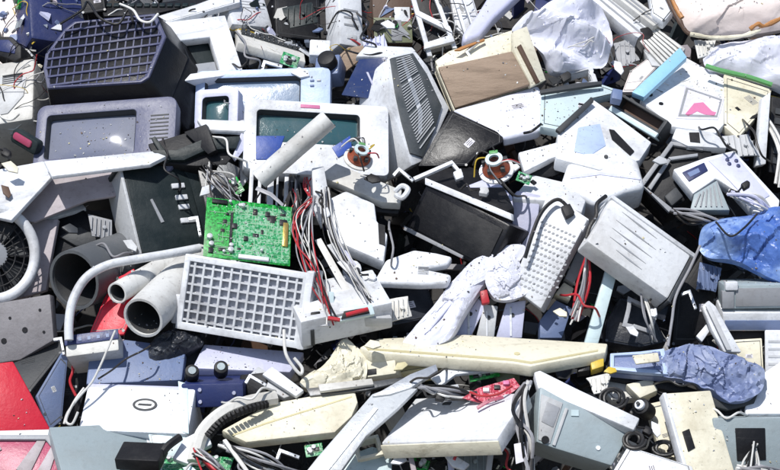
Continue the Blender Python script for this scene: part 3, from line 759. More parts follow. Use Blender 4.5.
slab('flap', 'cream triangular flap below the dark hollow at the top right', 'flap', [(622, 92), (630, 71), (649, 57), (658, 66), (634, 92)], .05, (-5, 30), PEACH, .02)
f = F((609, 110), (656, 138), (621, 93), .16, (-5, 40))
t = T('drive_bay', 'open drive bay with a brown inside and teal front rail', 'drive bay', f)
MB().rframe((0, 0, f.W, f.H), (.01, f.H*.35, f.W-.012, f.H-.008), -.06, 0).build('frame', DGREY, t, None, .002)
MB().box(.004, .004, -.07, f.W-.004, f.H-.004, -.04).build('inside', BROWN, t)
MB().box(0, -.002, -.03, f.W, f.H*.24, .006).build('rail', PTEAL, t, None, .003)
f = F((612, 98), (622, 100), (613, 88), .2, (0, 30)); rbox('connector', 'small blue connector at the corner of the open drive bay', 'connector', f, .03, SLATE, .002)

# right edge: white post and black grid
slab('post', 'narrow white post standing at the right edge', 'post', [(762, 98), (771, 92), (766, 164), (756, 166)], .17, (8, 12), SNOW, .03)
f = F((768, 172), (800, 178), (772, 96), .10, (-10, 12))
t = rootbox('server', 'black server with a grid of bays at the right edge', 'server', f, .16, BLACK, .004)
slots('bays', t, f, (.12, .12, .9, .9), 6, DGREY, False, .6, .004)
bundle('cable_bundle', 'cream cables in front of the black server', (768, 120, .16), (780, 186, .15), 3, [WIREW], .03, .004, 8, 8)
# ================================================================== middle left
f, q = P([(52, 174), (150, 161), (152, 190), (88, 200), (34, 222), (10, 218)], .20, (0, 32))
t = T('chassis_cover', 'bent grey metal chassis cover with white upper edge at the left', 'chassis cover', f)
MB().prism(q, -.01, 0).build('inner_sheet', PINKG, t, None, .002)
pslab('top_flange', t, [(44, 161), (153, 151), (166, 156), (150, 164), (52, 176)], .29, (0, 60), SNOW, .012)
pslab('side_flange', t, [(-16, 172), (44, 161), (52, 176), (11, 220), (-16, 214)], .25, (-20, 50), WHITE, .012)
f = F((142, 253), (207, 247), (122, 168), .21, (24, 22))
t = rootbox('printer', 'black printer with white ports and a pale side wall left of the green board', 'printer', f, .13, BGREEN, .006)
MB().box(-.010, -.002, -.131, .0, f.H+.002, .002).build('side_wall', LGREY, t, None, .003)
MB().box(-.016, f.H-.006, -.13, f.W*.5, f.H+.010, .0).build('top_plate', BGREEN, t, None, .003)
for (x, y, w, h) in ((172, 183, 11, 6), (176, 195, 10, 5.5), (179, 205, 9, 5), (181, 218, 14, 5.5)):
    a = f.l(x, y+h); b = f.l(x+w, y-2)
    MB().box(min(a[0], b[0]), min(a[1], b[1]), -.003, max(a[0], b[0]), min(a[1], b[1])+.015, .006).build('port', WHITE, t, None, .0015)
MB().prism(f.L([(150, 200), (152, 199), (164, 222), (161, 223)]), -.003, .003).build('trim', GREY, t)
slab('shell', 'dark steel chassis piece beside the black printer with white ports', 'chassis piece', [(198, 170), (214, 174), (222, 158), (240, 168), (236, 186), (242, 204), (222, 200), (206, 208)], .22, (5, 20), METALD, .05, .002)
bundle('cable_bundle', 'thin dark and grey wires heaped on the dark steel chassis piece', (206, 168, .26), (238, 202, .25), 5, [WIREK, WIREG, WIREW], .04, .0022, 88, 16)
f, q = P([(148, 144), (206, 127), (250, 125), (247, 140), (226, 164), (196, 166), (158, 163)], .235, (0, 30))
t = T('shell', 'broken black shell with a white rim above the black printer', 'shell', f)
MB().prism(q, -.06, 0).build('body', BLACK, t, None, .002)
pslab('flange', t, [(152, 150), (176, 150), (206, 138), (240, 136), (236, 148), (206, 150), (184, 160), (160, 160)], .262, (0, 20), BGREEN, .03, .001)
pslab('fin', t, [(184, 132), (206, 124), (216, 150), (208, 154)], .27, (-20, 20), BLACK, .02, .001)
pslab('rim', t, [(197, 119), (249, 121), (252, 128), (244, 131), (204, 129)], .25, (0, 55), SNOW, .015)
pslab('cracked_edge', t, [(243, 128), (251, 126), (247, 146), (236, 160), (233, 156)], .25, (20, 20), LAV, .015)
pslab('clip', t, [(151, 138), (155, 136), (172, 160), (166, 163)], .25, (0, 20), BGREEN, .015)
pslab('clip', t, [(204, 128), (208, 128), (214, 150), (210, 152)], .25, (0, 20), BGREEN, .015)
f, q = P([(240, 120), (254, 118), (256, 170), (240, 190)], .19, (15, 15)); tag(MB().prism(q, -.03, 0).build('side_plate', WHITE, None, f.M, .004), 'narrow white plate standing between black shell and central monitor', 'plate')

f, q = P([(36, 219), (82, 207), (112, 250), (60, 262), (40, 250)], .10, (0, 20))
t = T('drive_housing', 'dark open drive housing with a white top edge above the dark pipe', 'drive housing', f)
MB().prism(q, -.06, 0).build('body', BLACK, t, None, .004)
pslab('top_edge', t, [(35, 217), (83, 204), (86, 208), (38, 222)], .13, (0, 50), SNOW, .012)
f2, q2 = P([(58, 236), (80, 226), (100, 236), (96, 246), (76, 246)], .115, (0, 20)); MB().prism(q2, -.02, 0).build('cam', DGREY, t, f2.M, .006)
slab('panel', 'pinkish grey bent panel between the fan ring and the dark pipe', 'panel', [(32, 220), (58, 219), (50, 262), (46, 290), (2, 304), (2, 296), (28, 275)], .11, (-10, 15), PINKG, .02)

# white fan with a round guard
c = pt(-6, 254, .24); N = nvec((18, 12)); X = RT-N*np.dot(RT, N); X /= np.linalg.norm(X); Y = np.cross(N, X)
f = Fr(c, X, Y); t = T('fan', 'white round fan with dark ribs cut by the left edge', 'fan', f)
ring = [(0.114*math.cos(a), .128*math.sin(a), 0) for a in np.linspace(0, 2*math.pi, 48, endpoint=False)]
MB().tube(ring, .0155, 12, closed=True).build('guard_ring', SNOW, t)
MB().disc((0, 0), .112, -.07, -.05, .126, 40).build('back_plate', BLACK, t)
MB().disc((0, 0), .04, -.05, -.004, seg=24).build('hub', GREY, t, None, .004)
mb = MB()
for k in range(26):
    a = 2*math.pi*k/26; mb.tube([(.036*math.cos(a), .036*math.sin(a), -.004), (.114*math.cos(a), .128*math.sin(a), -.004)], .0022, 6)
for r_ in (.06, .085): mb.tube([(r_*math.cos(a), r_*1.1*math.sin(a), -.003) for a in np.linspace(0, 2*math.pi, 36, endpoint=False)], .002, 6, closed=True)
mb.build('guard_ribs', BLACK, t)
mb = MB()
for k in range(7):
    a = 2*math.pi*k/7; b = a+.65
    mb.add([(.03*math.cos(a), .03*math.sin(a), -.02), (.1*math.cos(a), .11*math.sin(a), -.015), (.1*math.cos(b), .11*math.sin(b), -.045), (.03*math.cos(b), .03*math.sin(b), -.04)], [[0, 1, 2, 3]])
mb.build('blades', DGREY, t)

f, q = P([(-20, 306), (50, 294), (54, 340), (20, 360), (-20, 366)], .16, (-8, 8))
t = T('cast_plate', 'grey metal plate with dark screw holes at the left edge', 'plate', f)
MB().prism(q, -.04, 0).build('plate', STONE, t, None, .005)
mb = MB()
for x, y, r_ in ((4, 341, .008), (25, 330, .008), (10, 318, .004), (40, 310, .004), (44, 332, .004)): mb.disc(f.l(x, y), r_, -.002, .002, seg=14)
mb.build('screw_holes', BLACK, t)
slab('panel', 'dark slate panel behind the red sign', 'panel', [(-10, 372), (20, 360), (60, 340), (62, 352), (30, 392), (-10, 400)], .13, (-10, 40), DGREY, .02)
slab('panel', 'slate blue panel standing between red sign and white computer panel', 'panel', [(36, 396), (62, 352), (68, 358), (62, 420), (50, 430), (44, 416)], .15, (20, 15), SLATE, .02)
slab('cabinet', 'black narrow cabinet under the navy labelled box', 'cabinet', [(62, 354), (90, 354), (88, 384), (74, 426), (60, 426)], .09, (0, 10), BLACK, .04)
cable('cable', 'red cable hanging under the navy labelled box', [(72, 356, .14), (73, 370, .15), (70, 382, .14), (76, 396, .13)], .004, WIRER)

# pipes
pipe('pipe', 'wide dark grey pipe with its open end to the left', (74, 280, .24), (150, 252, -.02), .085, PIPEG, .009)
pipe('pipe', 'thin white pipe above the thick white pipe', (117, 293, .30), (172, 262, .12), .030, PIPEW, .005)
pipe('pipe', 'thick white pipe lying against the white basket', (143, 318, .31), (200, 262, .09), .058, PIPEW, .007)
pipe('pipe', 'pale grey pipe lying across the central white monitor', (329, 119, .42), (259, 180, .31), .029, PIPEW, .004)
cable('hose', 'white curved hose arching over the open pipes', [(69, 340, .29), (69, 322, .31), (73, 300, .33), (86, 278, .335), (108, 265, .33), (138, 259, .31), (168, 254, .29), (200, 248, .26)], .0125, WHITE, cat='hose', seg=14)
slab('sheet', 'bright red plastic sheet under the white pipes', 'sheet', [(88, 336), (104, 298), (118, 277), (134, 268), (140, 300), (124, 334)], .21, (-10, 30), RED, .01)
slab('lid', 'dark slate lid between the wide pipe and the black printer', 'lid', [(118, 240), (140, 254), (196, 244), (204, 252), (150, 262), (112, 252)], .12, (0, 30), BGREEN, .03)

# white basket
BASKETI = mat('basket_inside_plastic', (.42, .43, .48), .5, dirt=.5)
f = F((177, 327), (297, 347), (187, 256), .30, (-4, 14))
t = T('basket', 'white plastic lattice basket under the green circuit board', 'basket', f)
W, H = f.W, f.H; mb = MB()
mb.rframe((-.004, -.004, W+.004, H+.006), (.012, .016, W-.010, H-.012), -.012, .004)
mb.build('rim', WHITE, t, None, .002)
mb = MB()
for k in range(1, 13): x = W*k/13; mb.box(x-.0029, .008, -.009, x+.0029, H-.006, .0005)
for k in range(1, 8): y = H*k/8; mb.box(.008, y-.0027, -.010, W-.006, y+.0027, -.0005)
mb.build('lattice', WHITE, t)
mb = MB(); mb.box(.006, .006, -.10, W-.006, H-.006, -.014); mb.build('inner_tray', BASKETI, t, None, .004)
MB().box(W-.002, -.006, -.10, W+.020, H+.012, .006).build('corner_post', WHITE, t, None, .005)
MB().box(-.02, H*.04, -.05, .002, H*.45, .0).build('side_tab', WHITE, t, None, .004)

# green circuit board and the caged drive above it
f = F((203, 256), (290, 266), (207, 197), .34, (-3, 22))
t = pcb('circuit_board', 'vivid green circuit board standing in the white basket', f, PCBG, .004, 16, seed=4, caps=9)
mb = MB()
for k in range(60): mb.disc((f.W*random.uniform(.04, .96), f.H*random.uniform(.05, .95)), .0016, 0, .0028, seg=6)
mb.build('solder_points', STEEL, t)
MB().box(f.W*.40, f.H*.02, 0, f.W*.75, f.H*.08, .008).build('connector', WHITE, t, None, .001)
MB().box(f.W*.90, f.H*.3, 0, f.W*.96, f.H*.7, .007).build('connector', GOLD, t, None, .001)
MB().box(f.W*.06, f.H*.9, 0, f.W*.24, f.H*.97, .006).build('connector', BLACK, t, None, .001)
MB().box(f.W*.33, .004, -.001, f.W*.985, f.H*.93, .0015).build('traced_area', PCBT, t, None)
MB().box(f.W*.285, f.H*.12, -.001, f.W*.315, f.H*.78, .003).build('slot', CHIP, t)
f = F((248, 205), (322, 209), (250, 167), .25, (3, 25))
t = T('drive_cage', 'white drive cage full of wires above the green circuit board', 'drive cage', f)
MB().box(.004, .004, -.12, f.W-.004, f.H-.004, -.05).build('back_plate', BLACK, t)
MB().rframe((0, 0, f.W, f.H), (.012, -.0, f.W-.012, f.H-.014), -.10, 0).build('frame', WHITE, t, None, .003)
mb = MB()
for k, w in ((.12, .010), (.25, .018), (.37, .006), (.48, .012), (.62, .009), (.80, .014)): mb.box(f.W*k, 0, -.05, f.W*k+w, f.H*.9, -.012)
mb.build('dividers', WHITE, t, None, .0015)
mb = MB()
for k in range(5):
    x = random.uniform(.1, .85)*f.W; mb.tube(smooth([(x, f.H*.85, -.01), (x+random.uniform(-.02, .02), f.H*.5, .012), (x+random.uniform(-.03, .03), f.H*.2, .006), (x+random.uniform(-.03, .03), -.03, .01)], 5), .0019, 6)
mb.build('wires', WIRER, t)
mb = MB()
for k in range(8):
    x = random.uniform(.08, .9)*f.W; mb.tube(smooth([(x, f.H*.9, -.01), (x+random.uniform(-.02, .02), f.H*.45, .016), (x+random.uniform(-.03, .03), -.02, .01)], 5), .0025, 6)
mb.build('wires', WIREK, t)
slab('post', 'white slotted post at the right end of the drive cage', 'post', [(312, 168), (324, 166), (330, 200), (322, 228), (314, 210)], .28, (10, 15), WHITE, .02)

# printer mechanism right of the basket
f = F((302, 348), (393, 327), (301, 322), .30, (12, 12))
t = rootbox('printer_mechanism', 'white printer mechanism with exposed dark rollers right of the basket', 'printer mechanism', f, .17, WHITE, .006)
plate('slot', t, f, (.10, .02, .14, .62), DGREY)
pslab('deck', t, [(304, 318), (318, 290), (352, 280), (388, 310), (392, 318)], .29, (8, 55), LGREY, .03)
for nm, pl, mt_, d_ in (('carriage', [(337, 322), (340, 308), (372, 304), (375, 314)], PTEAL, .345), ('opening', [(341, 319), (344, 311), (368, 307), (370, 313)], BLACK, .35),
                  ('block', [(302, 326), (304, 304), (318, 300), (330, 308), (330, 326)], WHITE, .35), ('opening', [(309, 322), (311, 312), (320, 311), (322, 321)], BLACK, .355),
                  ('block', [(318, 300), (322, 290), (334, 292), (334, 306)], PTEAL, .34)):
    pslab(nm, t, pl, d_, (8, 18), mt_, .025 if nm != 'opening' else .006)
for a, b, mt_ in (((346, 315, .365), (368, 309, .365), WIRER), ((328, 318, .365), (340, 320, .365), WIRER)):
    w = [pt(*a), pt(*b)]; MB().tube([Vector((0, 0, 0)), Vector(w[1]-w[0])], .006, 8).build('roller', mt_, t, Matrix.Translation(Vector(w[0])))
for i, (a, b) in enumerate((((318, 240), (352, 300)), ((330, 245), (372, 300)), ((340, 262), (384, 304)))):
    w = [pt(a[0], a[1], .30), pt((a[0]+b[0])/2+4, (a[1]+b[1])/2, .36), pt(b[0], b[1], .34)]
    slab('ribbon_cable', ('pale flat ribbon cable next to the basket post', 'pale flat ribbon cable falling onto the printer mechanism', 'pale flat ribbon cable furthest from the basket')[i], 'ribbon cable', [(a[0]-3, a[1]), (a[0]+3, a[1]-2), (b[0]+4, b[1]-1), (b[0]-3, b[1]+2)], .315+.01*i, (10, 30), (WIREW, LGREY, WHITE)[i], .003, .0005)
bundle('cable_bundle', 'tangle of cables hanging beside the green circuit board', (312, 200, .32), (332, 322, .33), 5, [WIREW, WIREK, WIREG, WIRER], .05, .0019, 21, 11, mid=[(302, 232, .36), (314, 275, .37)])
bundle('cable_bundle', 'thin cables running from the drive cage to the printer mechanism', (325, 190, .30), (368, 300, .33), 4, [WIREW, WIREG, WIREK], .05, .0018, 22, 9, mid=[(330, 235, .34)])
slab('ball_cap', 'white round cap below the bright white box', 'cap', [(352+10*math.cos(a*.5236), 268+9*math.sin(a*.5236)) for a in range(12)], .27, (0, 25), SNOW, .03, .008)

# ================================================================== middle
f, q = P([(321, 202), (346, 190), (375, 203), (377, 220), (388, 234), (384, 262), (336, 241)], .27, (4, 38))
t = T('modem', 'bright white square modem in the middle of the heap', 'modem', f)
MB().prism(q, -.05, 0).build('body', SNOW, t, None, .008)
MB().prism(f.L([(378, 224), (385, 226), (385, 246), (379, 244)]), -.002, .003).build('socket', BLACK, t)
slab('strip', 'dirty white strip slanting above the white modem', 'strip', [(318, 176), (336, 163), (402, 190), (400, 203), (382, 202), (340, 184)], .25, (0, 40), OFFW, .03)
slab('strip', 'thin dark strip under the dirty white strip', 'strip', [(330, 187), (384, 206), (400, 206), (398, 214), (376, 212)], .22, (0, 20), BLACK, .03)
yoke('deflection_yoke', 'copper wound deflection yoke on the white strip by the central monitor', 359, 157, .37, .034, 'deflection yokes')
yoke('deflection_yoke', 'copper wound deflection yoke beside the glossy black cover', 496, 168, .36, .040, 'deflection yokes', (-15, 40), SNOW)
f, q = P([(518, 152), (556, 142), (574, 138), (576, 150), (552, 158), (524, 172)], .20, (0, 35))
t = T('bar', 'white bar with a dark blue end right of the copper yoke', 'bar', f)
MB().prism(q, -.03, 0).build('rod', SNOW, t, None, .006)
MB().prism(f.L([(562, 141), (575, 137), (577, 150), (566, 154)]), -.032, .003).build('end_cap', SLATE, t, None, .004)
slab('flap', 'black flap hanging under the white bar', 'flap', [(528, 172), (556, 158), (574, 152), (566, 170), (554, 176), (534, 180)], .17, (0, 10), BLACK, .03)
cable('small_spring', 'small white connector with a hole by the black printer corner', [(395, 192, .30), (402, 186, .31), (408, 190, .31), (402, 198, .31), (396, 195, .30)], .008, WHITE, cat='connector')

f = F((405, 228), (488, 272), (427, 182), .23, (-14, 26))
t = rootbox('printer', 'big black printer with a white front bar in the middle', 'printer', f, .20, GLOSSB, .008)
plate('panel', t, f, (.05, .08, .95, .86), BLACK, .004)
a = f.L([(426, 178), (512, 214), (513, 221), (426, 185)])
MB().prism(a, -.012, .008).build('front_bar', SNOW, t, None, .003)
MB().prism(f.L([(405, 226), (464, 256), (463, 259), (404, 230)]), -.004, .006).build('lower_trim', GREY, t, None, .001)
pslab('deck', t, [(416, 176), (452, 160), (500, 178), (514, 208), (506, 211)], .235, (-8, 62), BLACK, .02)
for pl in ([(413, 177), (452, 160), (453, 163), (415, 180)], [(452, 160), (463, 173), (461, 175), (450, 163)]): pslab('rail', t, pl, .25, (-8, 40), SNOW, .01, .001)
pslab('inner_deck', t, [(466, 186), (492, 176), (512, 196), (513, 206)], .255, (-8, 55), LAV, .01)
slab('connector', 'small white plug in front of the glossy black cover', 'plug', [(453, 172), (461, 168), (464, 177), (456, 180)], .27, (0, 20), SNOW, .02)

f, q = P([(374, 281), (388, 258), (414, 248), (436, 252), (453, 256), (449, 264), (424, 268), (436, 271), (453, 274), (449, 283), (420, 284), (396, 283)], .28, (0, 40))
slab('plastic_cover', 'white swooping plastic cover over the dark navy box', 'cover', [(373, 282), (386, 259), (414, 249), (436, 252), (453, 256), (448, 264), (424, 268), (452, 274), (448, 283), (420, 284), (396, 283)], .28, (0, 40), SNOW, .03, .010, seg=4)
f = F((392, 326), (440, 316), (376, 284), .20, (6, 10)); rbox('box', 'dark navy box half covered by the white film', 'box', f, .2, BAGD, .01)
f = F((376, 352), (430, 346), (384, 316), .12, (0, 10)); rbox('subwoofer', 'black box deep in the hollow under the white film', 'box', f, .15, BLACK, .01)
bag('cover_sheet', 'long white crumpled cover sheet slanting down the middle', 'cover', [(403, 344), (420, 321), (440, 297), (462, 271), (478, 258), (498, 248), (524, 246), (518, 262), (492, 276), (478, 293), (464, 315), (450, 338), (430, 346)], .26, (-5, 35), .012, BAGW, .011, 9, 6, drape=52, crumple=.45, edge=.6)
slab('groove_strip', 'narrow lavender strip lying along the long white cover sheet', 'strip', [(424, 334), (430, 330), (470, 282), (482, 272), (478, 270), (462, 282)], .272, (-5, 35), LAV, .008, .002)
bag('plastic_film', 'crumpled white film tucked beside the perforated panel', 'film', [(488, 270), (500, 258), (516, 258), (524, 272), (530, 288), (514, 299), (494, 298), (486, 284)], .275, (0, 25), .006, BAGW, .012, 12, 7, drape=60, crumple=.4)
f, q = P([(480, 291), (487, 289), (490, 302), (482, 304)], .27, (0, 20)); tag(MB().prism(q, -.02, 0).build('plug', WIRER, None, f.M, .003), 'small dark red plug beside the crumpled white film', 'plug')
for i, (pl, mt_, lb) in enumerate((([(452, 338), (478, 298), (486, 306), (470, 338)], LAV, 'lavender sheet metal strip under the white cover'),
                      ([(476, 338), (484, 304), (498, 306), (494, 338)], LGREY, 'light grey drive standing under the crumpled white film'),
                      ([(496, 338), (506, 303), (526, 300), (522, 338)], LAV, 'lavender drive standing below the perforated panel'))):
    f, q = P(pl, .20, (0, 12)); t = T('disk_drive', lb, 'drive', f); MB().prism(q, -.06, 0).build('body', mt_, t, None, .003)
    x0, x1 = min(a for a, b in q), max(a for a, b in q); y0, y1 = min(b for a, b in q), max(b for a, b in q)
    MB().disc(((x0+x1)/2+.004, y0+(y1-y0)*.6), .006, -.002, .002, seg=14).build('screw', DGREY, t)
    MB().box(x0+(x1-x0)*.46, y0+.005, -.002, x0+(x1-x0)*.52, y1-.02, .0025).build('seam', WHITE, t)

# white boxes on the right of the middle
FACEG = mat('pale_grey_case_paint', (.70, .71, .72), .45, dirt=.4)
f, q = P([(512, 197), (517, 190), (541, 195), (536, 238), (531, 250), (512, 252)], .22, (-5, 15))
t = T('computer_case', 'white and lavender computer case left of the perforated panel', 'computer case', f)
MB().prism(q, -.15, 0).build('front', LAV, t, None, .006)
pslab('top_panel', t, [(512, 198), (532, 174), (566, 182), (586, 200), (582, 212), (545, 200)], .235, (0, 60), SNOW, .04, .006)
pslab('hole', t, [(530, 181), (533, 179), (537, 182), (534, 184)], .243, (0, 60), BLACK, .006)
f, q = P([(545, 199), (588, 219), (541, 309), (512, 287), (525, 250)], .31, (-16, 18))
t = T('perforated_panel', 'white perforated panel with rows of small holes', 'panel', f)
MB().prism(q, -.05, 0).build('plate', WHITE, t, None, .005)
mb = MB()
A, B, C = np.array((542, 222)), np.array((578, 238)), np.array((520, 284))
for j in range(12):
    for i in range(9):
        c = A+(B-A)*(i+.3*(j % 2))/9+(C-A)*j/11
        if j > 9 and i > 7: continue
        x, y = f.l(*c); mb.disc((x, y), .0046, -.002, .0015, .0030, seg=8)
mb.build('perforation', GREY, t)
pslab('upper_plate', t, [(546, 202), (556, 197), (589, 219), (583, 230)], .33, (-10, 50), SNOW, .01)
cable('cable', 'thick black cable curving over the perforated panel', [(571, 211, .37), (560, 200, .385), (550, 203, .38), (540, 215, .37), (532, 235, .36), (525, 258, .33)], .0055, WIREK)
slab('plug', 'black plug at the end of the curved cable', 'plug', [(561, 206), (570, 203), (575, 212), (566, 217)], .385, (0, 30), BLACK, .02)
f, q = P([(560, 186), (568, 162), (580, 152), (612, 150), (638, 158), (646, 188), (626, 192), (612, 198), (596, 206)], .23, (0, 30))
t = T('printer', 'white rounded printer cover behind the slitted box', 'printer', f)
MB().prism(q, -.12, 0).build('cover', SNOW, t, None, .018, 4)
MB().prism(f.L([(570, 176), (600, 172), (640, 178), (640, 180), (600, 175), (570, 179)]), -.003, .002).build('seam', LAV, t)
MB().disc(f.l(606, 157), .006, -.002, .003).build('button', DGREY, t)
f = F((587, 241), (668, 299), (612, 198), .40, (6, 22))
t = rootbox('computer_case', 'white computer case with five slanting slits in the middle right', 'computer case', f, .07, FACEG, .008)
MB().box(-.004, f.H-.004, -.07, f.W+.014, f.H+.010, .004).build('top_panel', SNOW, t, None, .004)
mb = MB()
for a, b in (((622, 212), (657, 239)), ((616, 220), (656, 250)), ((612, 228), (652, 258)), ((610, 237), (646, 264)), ((616, 250), (642, 270))):
    a, b = np.array(a), np.array(b); d_ = np.array((.4, -.7)); c = (a+b)/2
    mb.prism(f.L([a, c-d_, b, c+d_]), -.003, .0015)
mb.build('slits', GREY, t)
MB().box(f.W+.001, -.002, -.07, f.W+.012, f.H+.004, -.004).build('side_panel', METALD, t, None, .002)
cable('cable', 'black cord squeezed beside the slitted case', [(606, 196, .42), (597, 204, .43), (596, 216, .43), (590, 226, .43), (586, 238, .42)], .006, WIREK)
cable('cable', 'grey cord hanging down the right side of the slitted case', [(700, 246, .36), (690, 268, .38), (676, 296, .38), (672, 320, .36), (668, 346, .34)], .004, WIREG)
slab('post', 'speckled pale strut standing below the slitted case', 'strut', [(607, 266), (618, 271), (598, 345), (584, 345)], .27, (5, 12), PTEAL, .02)
for i, (pl, mt_, lb) in enumerate((([(565, 278), (578, 250), (588, 256), (574, 284)], GREY, 'grey connector block beside the perforated panel'),
                      ([(555, 294), (564, 282), (574, 288), (570, 300)], CREAM, 'tan connector block by the red cable'),
                      ([(540, 320), (556, 300), (572, 308), (562, 338), (540, 338)], SLATE, 'slate blue drive in the dark hollow'))):
    slab('connector_block', lb, 'connector', pl, .24-.03*i, (5, 20), mt_, .04)
bundle('cable_bundle', 'grey and red cables dangling below the slitted case', (588, 250, .30), (574, 320, .26), 3, [WIREG, WIRER, WIREW], .04, .003, 31, 8, mid=[(582, 290, .30)])
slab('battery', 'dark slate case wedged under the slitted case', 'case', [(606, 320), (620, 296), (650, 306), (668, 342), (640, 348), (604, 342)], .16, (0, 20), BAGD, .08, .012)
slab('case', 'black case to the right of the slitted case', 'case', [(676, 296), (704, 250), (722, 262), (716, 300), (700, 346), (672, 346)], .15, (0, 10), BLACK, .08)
bundle('cable_bundle', 'thin pale cables dangling in the dark hollow on the right', (640, 286, .28), (654, 344, .24), 2, [WIREG, WIREW], .03, .0026, 33, 6)

# right: black open frame, device with a display, blue bag, grey drive
f, q = P([(641, 184), (672, 142), (712, 150), (712, 176), (690, 196), (668, 212)], .17, (0, 25))
t = T('monitor', 'black open monitor frame with grey edges right of the white printer', 'monitor', f)
MB().prism(q, -.10, -.006).build('housing', BLACK, t, None, .004)
for pl in ([(639, 184), (671, 141), (674, 144), (643, 187)], [(671, 141), (704, 146), (703, 150), (672, 145)], [(648, 187), (668, 158), (671, 160), (651, 190)], [(668, 157), (698, 153), (698, 156), (671, 160)], [(640, 183), (644, 186), (672, 208), (669, 212)]):
    pslab('edge', t, pl, .185, (0, 25), GREY, .012, .002)
pslab('knob', t, [(664, 196), (676, 186), (684, 196), (672, 206)], .19, (0, 25), DGREY, .02, .006)
f, q = P([(672, 138), (676, 128), (712, 132), (728, 142), (726, 148), (688, 146)], .19, (0, 35)); t = T('shelf', 'white bracket with a black square above the black monitor frame', 'bracket', f)
MB().prism(q, -.03, 0).build('plate', SNOW, t, None, .003); MB().prism(f.L([(689, 133), (699, 133), (700, 143), (690, 142)]), -.003, .003).build('opening', BLACK, t)
f, q = P([(673, 169), (706, 157), (734, 150), (780, 200), (778, 214), (756, 214), (734, 190), (716, 178), (693, 194)], .23, (0, 38))
t = T('telephone', 'lavender desk telephone with a purple display at the right', 'telephone', f)
MB().prism(q, -.04, 0).build('body', SNOW, t, None, .005)
MB().prism(f.L([(708, 161), (733, 153), (770, 196), (752, 206), (730, 182)]), -.003, .004).build('keypad', LAV, t, None, .003)
MB().prism(f.L([(682, 173), (704, 163), (708, 171), (689, 182)]), -.003, .004).build('display', NAVY, t, None, .002)
MB().prism(f.L([(687, 174), (698, 169), (700, 173), (690, 178)]), -.003, .005).build('digits', SLATE, t)
mb = MB()
for x, y in ((727, 161), (729, 165), (736, 162), (738, 167)): mb.disc(f.l(x, y), .006, -.002, .008, seg=12)
mb.build('buttons', NAVY, t, None, .001)
f, q = P([(690, 210), (694, 194), (717, 180), (730, 210)], .26, (-5, 30)); t = T('wedge', 'ridged teal grey wedge below the telephone display', 'wedge', f)
MB().prism(q, -.03, 0).build('plate', TEAL, t, None, .003)
mb = MB()
for k in range(6):
    a, b = np.array((695, 207))+np.array((5.4, 0))*k, np.array((700, 194))+np.array((3.4, -2.2))*k
    d_ = np.array((.7, .1)); mb.prism(f.L([a-d_, a+d_, b+d_, b-d_]), -.002, .004)
mb.build('ridges', GREY, t)
bundle('cable_bundle', 'white and lavender cables between telephone and blue bag', (730, 192, .28), (772, 214, .25), 4, [WIREW, LAV], .04, .004, 41, 8)
bundle('cable_bundle', 'dark cables over the lavender telephone edge', (672, 212, .24), (720, 222, .25), 3, [WIREK, WIREG], .04, .004, 42, 8)
bag('plastic_bag', 'bright blue plastic bag bulging at the right edge', 'plastic bag', [(698, 244), (704, 228), (722, 219), (748, 216), (780, 208), (806, 206), (806, 288), (776, 280), (738, 262), (708, 256)], .27, (0, 30), .045, BAGB, .022, 7, 12, drape=-22, crumple=.3)
cable('cable', 'thin brown cord lying on the blue bag', [(716, 222, .34), (730, 236, .37), (744, 228, .37), (757, 214, .33)], .003, WIREK)
f = F((724, 309), (796, 308), (724, 285), .26, (0, 10))
t = rootbox('optical_drive', 'greenish grey drive with a white knob under the blue bag', 'drive', f, .14, TEAL, .004)
plate('front_plate', t, f, (.16, .10, 1.0, .86), GREY, .003)
MB().box(.002, f.H*.78, -.02, f.W*.19, f.H*1.14, .010).build('knob', SNOW, t, None, .004); MB().box(-.006, f.H*.02, -.02, f.W*.14, f.H*.75, .006).build('end_block', GREY, t, None, .003)
f = F((722, 331), (796, 331), (723, 313), .21, (0, 15))
t = rootbox('disc_player', 'flat white player with a slate front below the greenish drive', 'player', f, .16, SNOW, .003)
plate('front_plate', t, f, (.03, .06, 1.0, .6), SLATE, .003)
slab('box', 'cream box below the flat white player at the right', 'box', [(728, 340), (762, 338), (764, 372), (742, 372)], .17, (0, 12), CREAM, .08)
f = F((765, 380), (800, 380), (765, 330), .22, (0, 12)); t = rootbox('unit', 'white upright unit at the right edge below the flat player', 'unit', f, .1, SNOW, .004); slots('vent', t, f, (.1, .3, .9, .9), 4, LGREY, False, .3)
slab('strip', 'black strip between flat player and cream box', 'strip', [(726, 331), (796, 331), (796, 340), (728, 341)], .16, (0, 12), BLACK, .06)
slab('cover', 'white strip propped against the flat player', 'cover', [(702, 306), (709, 300), (716, 306), (728, 328), (742, 352), (724, 352), (712, 330)], .25, (10, 20), WHITE, .02, .004)
slab('strip', 'thin grey strip resting on the propped white strip', 'strip', [(706, 306), (710, 304), (732, 350), (727, 350)], .262, (10, 20), LGREY, .006, .001)
slab('bracket', 'small white bracket by the crumpled white strip', 'bracket', [(696, 336), (708, 322), (712, 328), (702, 342)], .22, (0, 20), SNOW, .015)
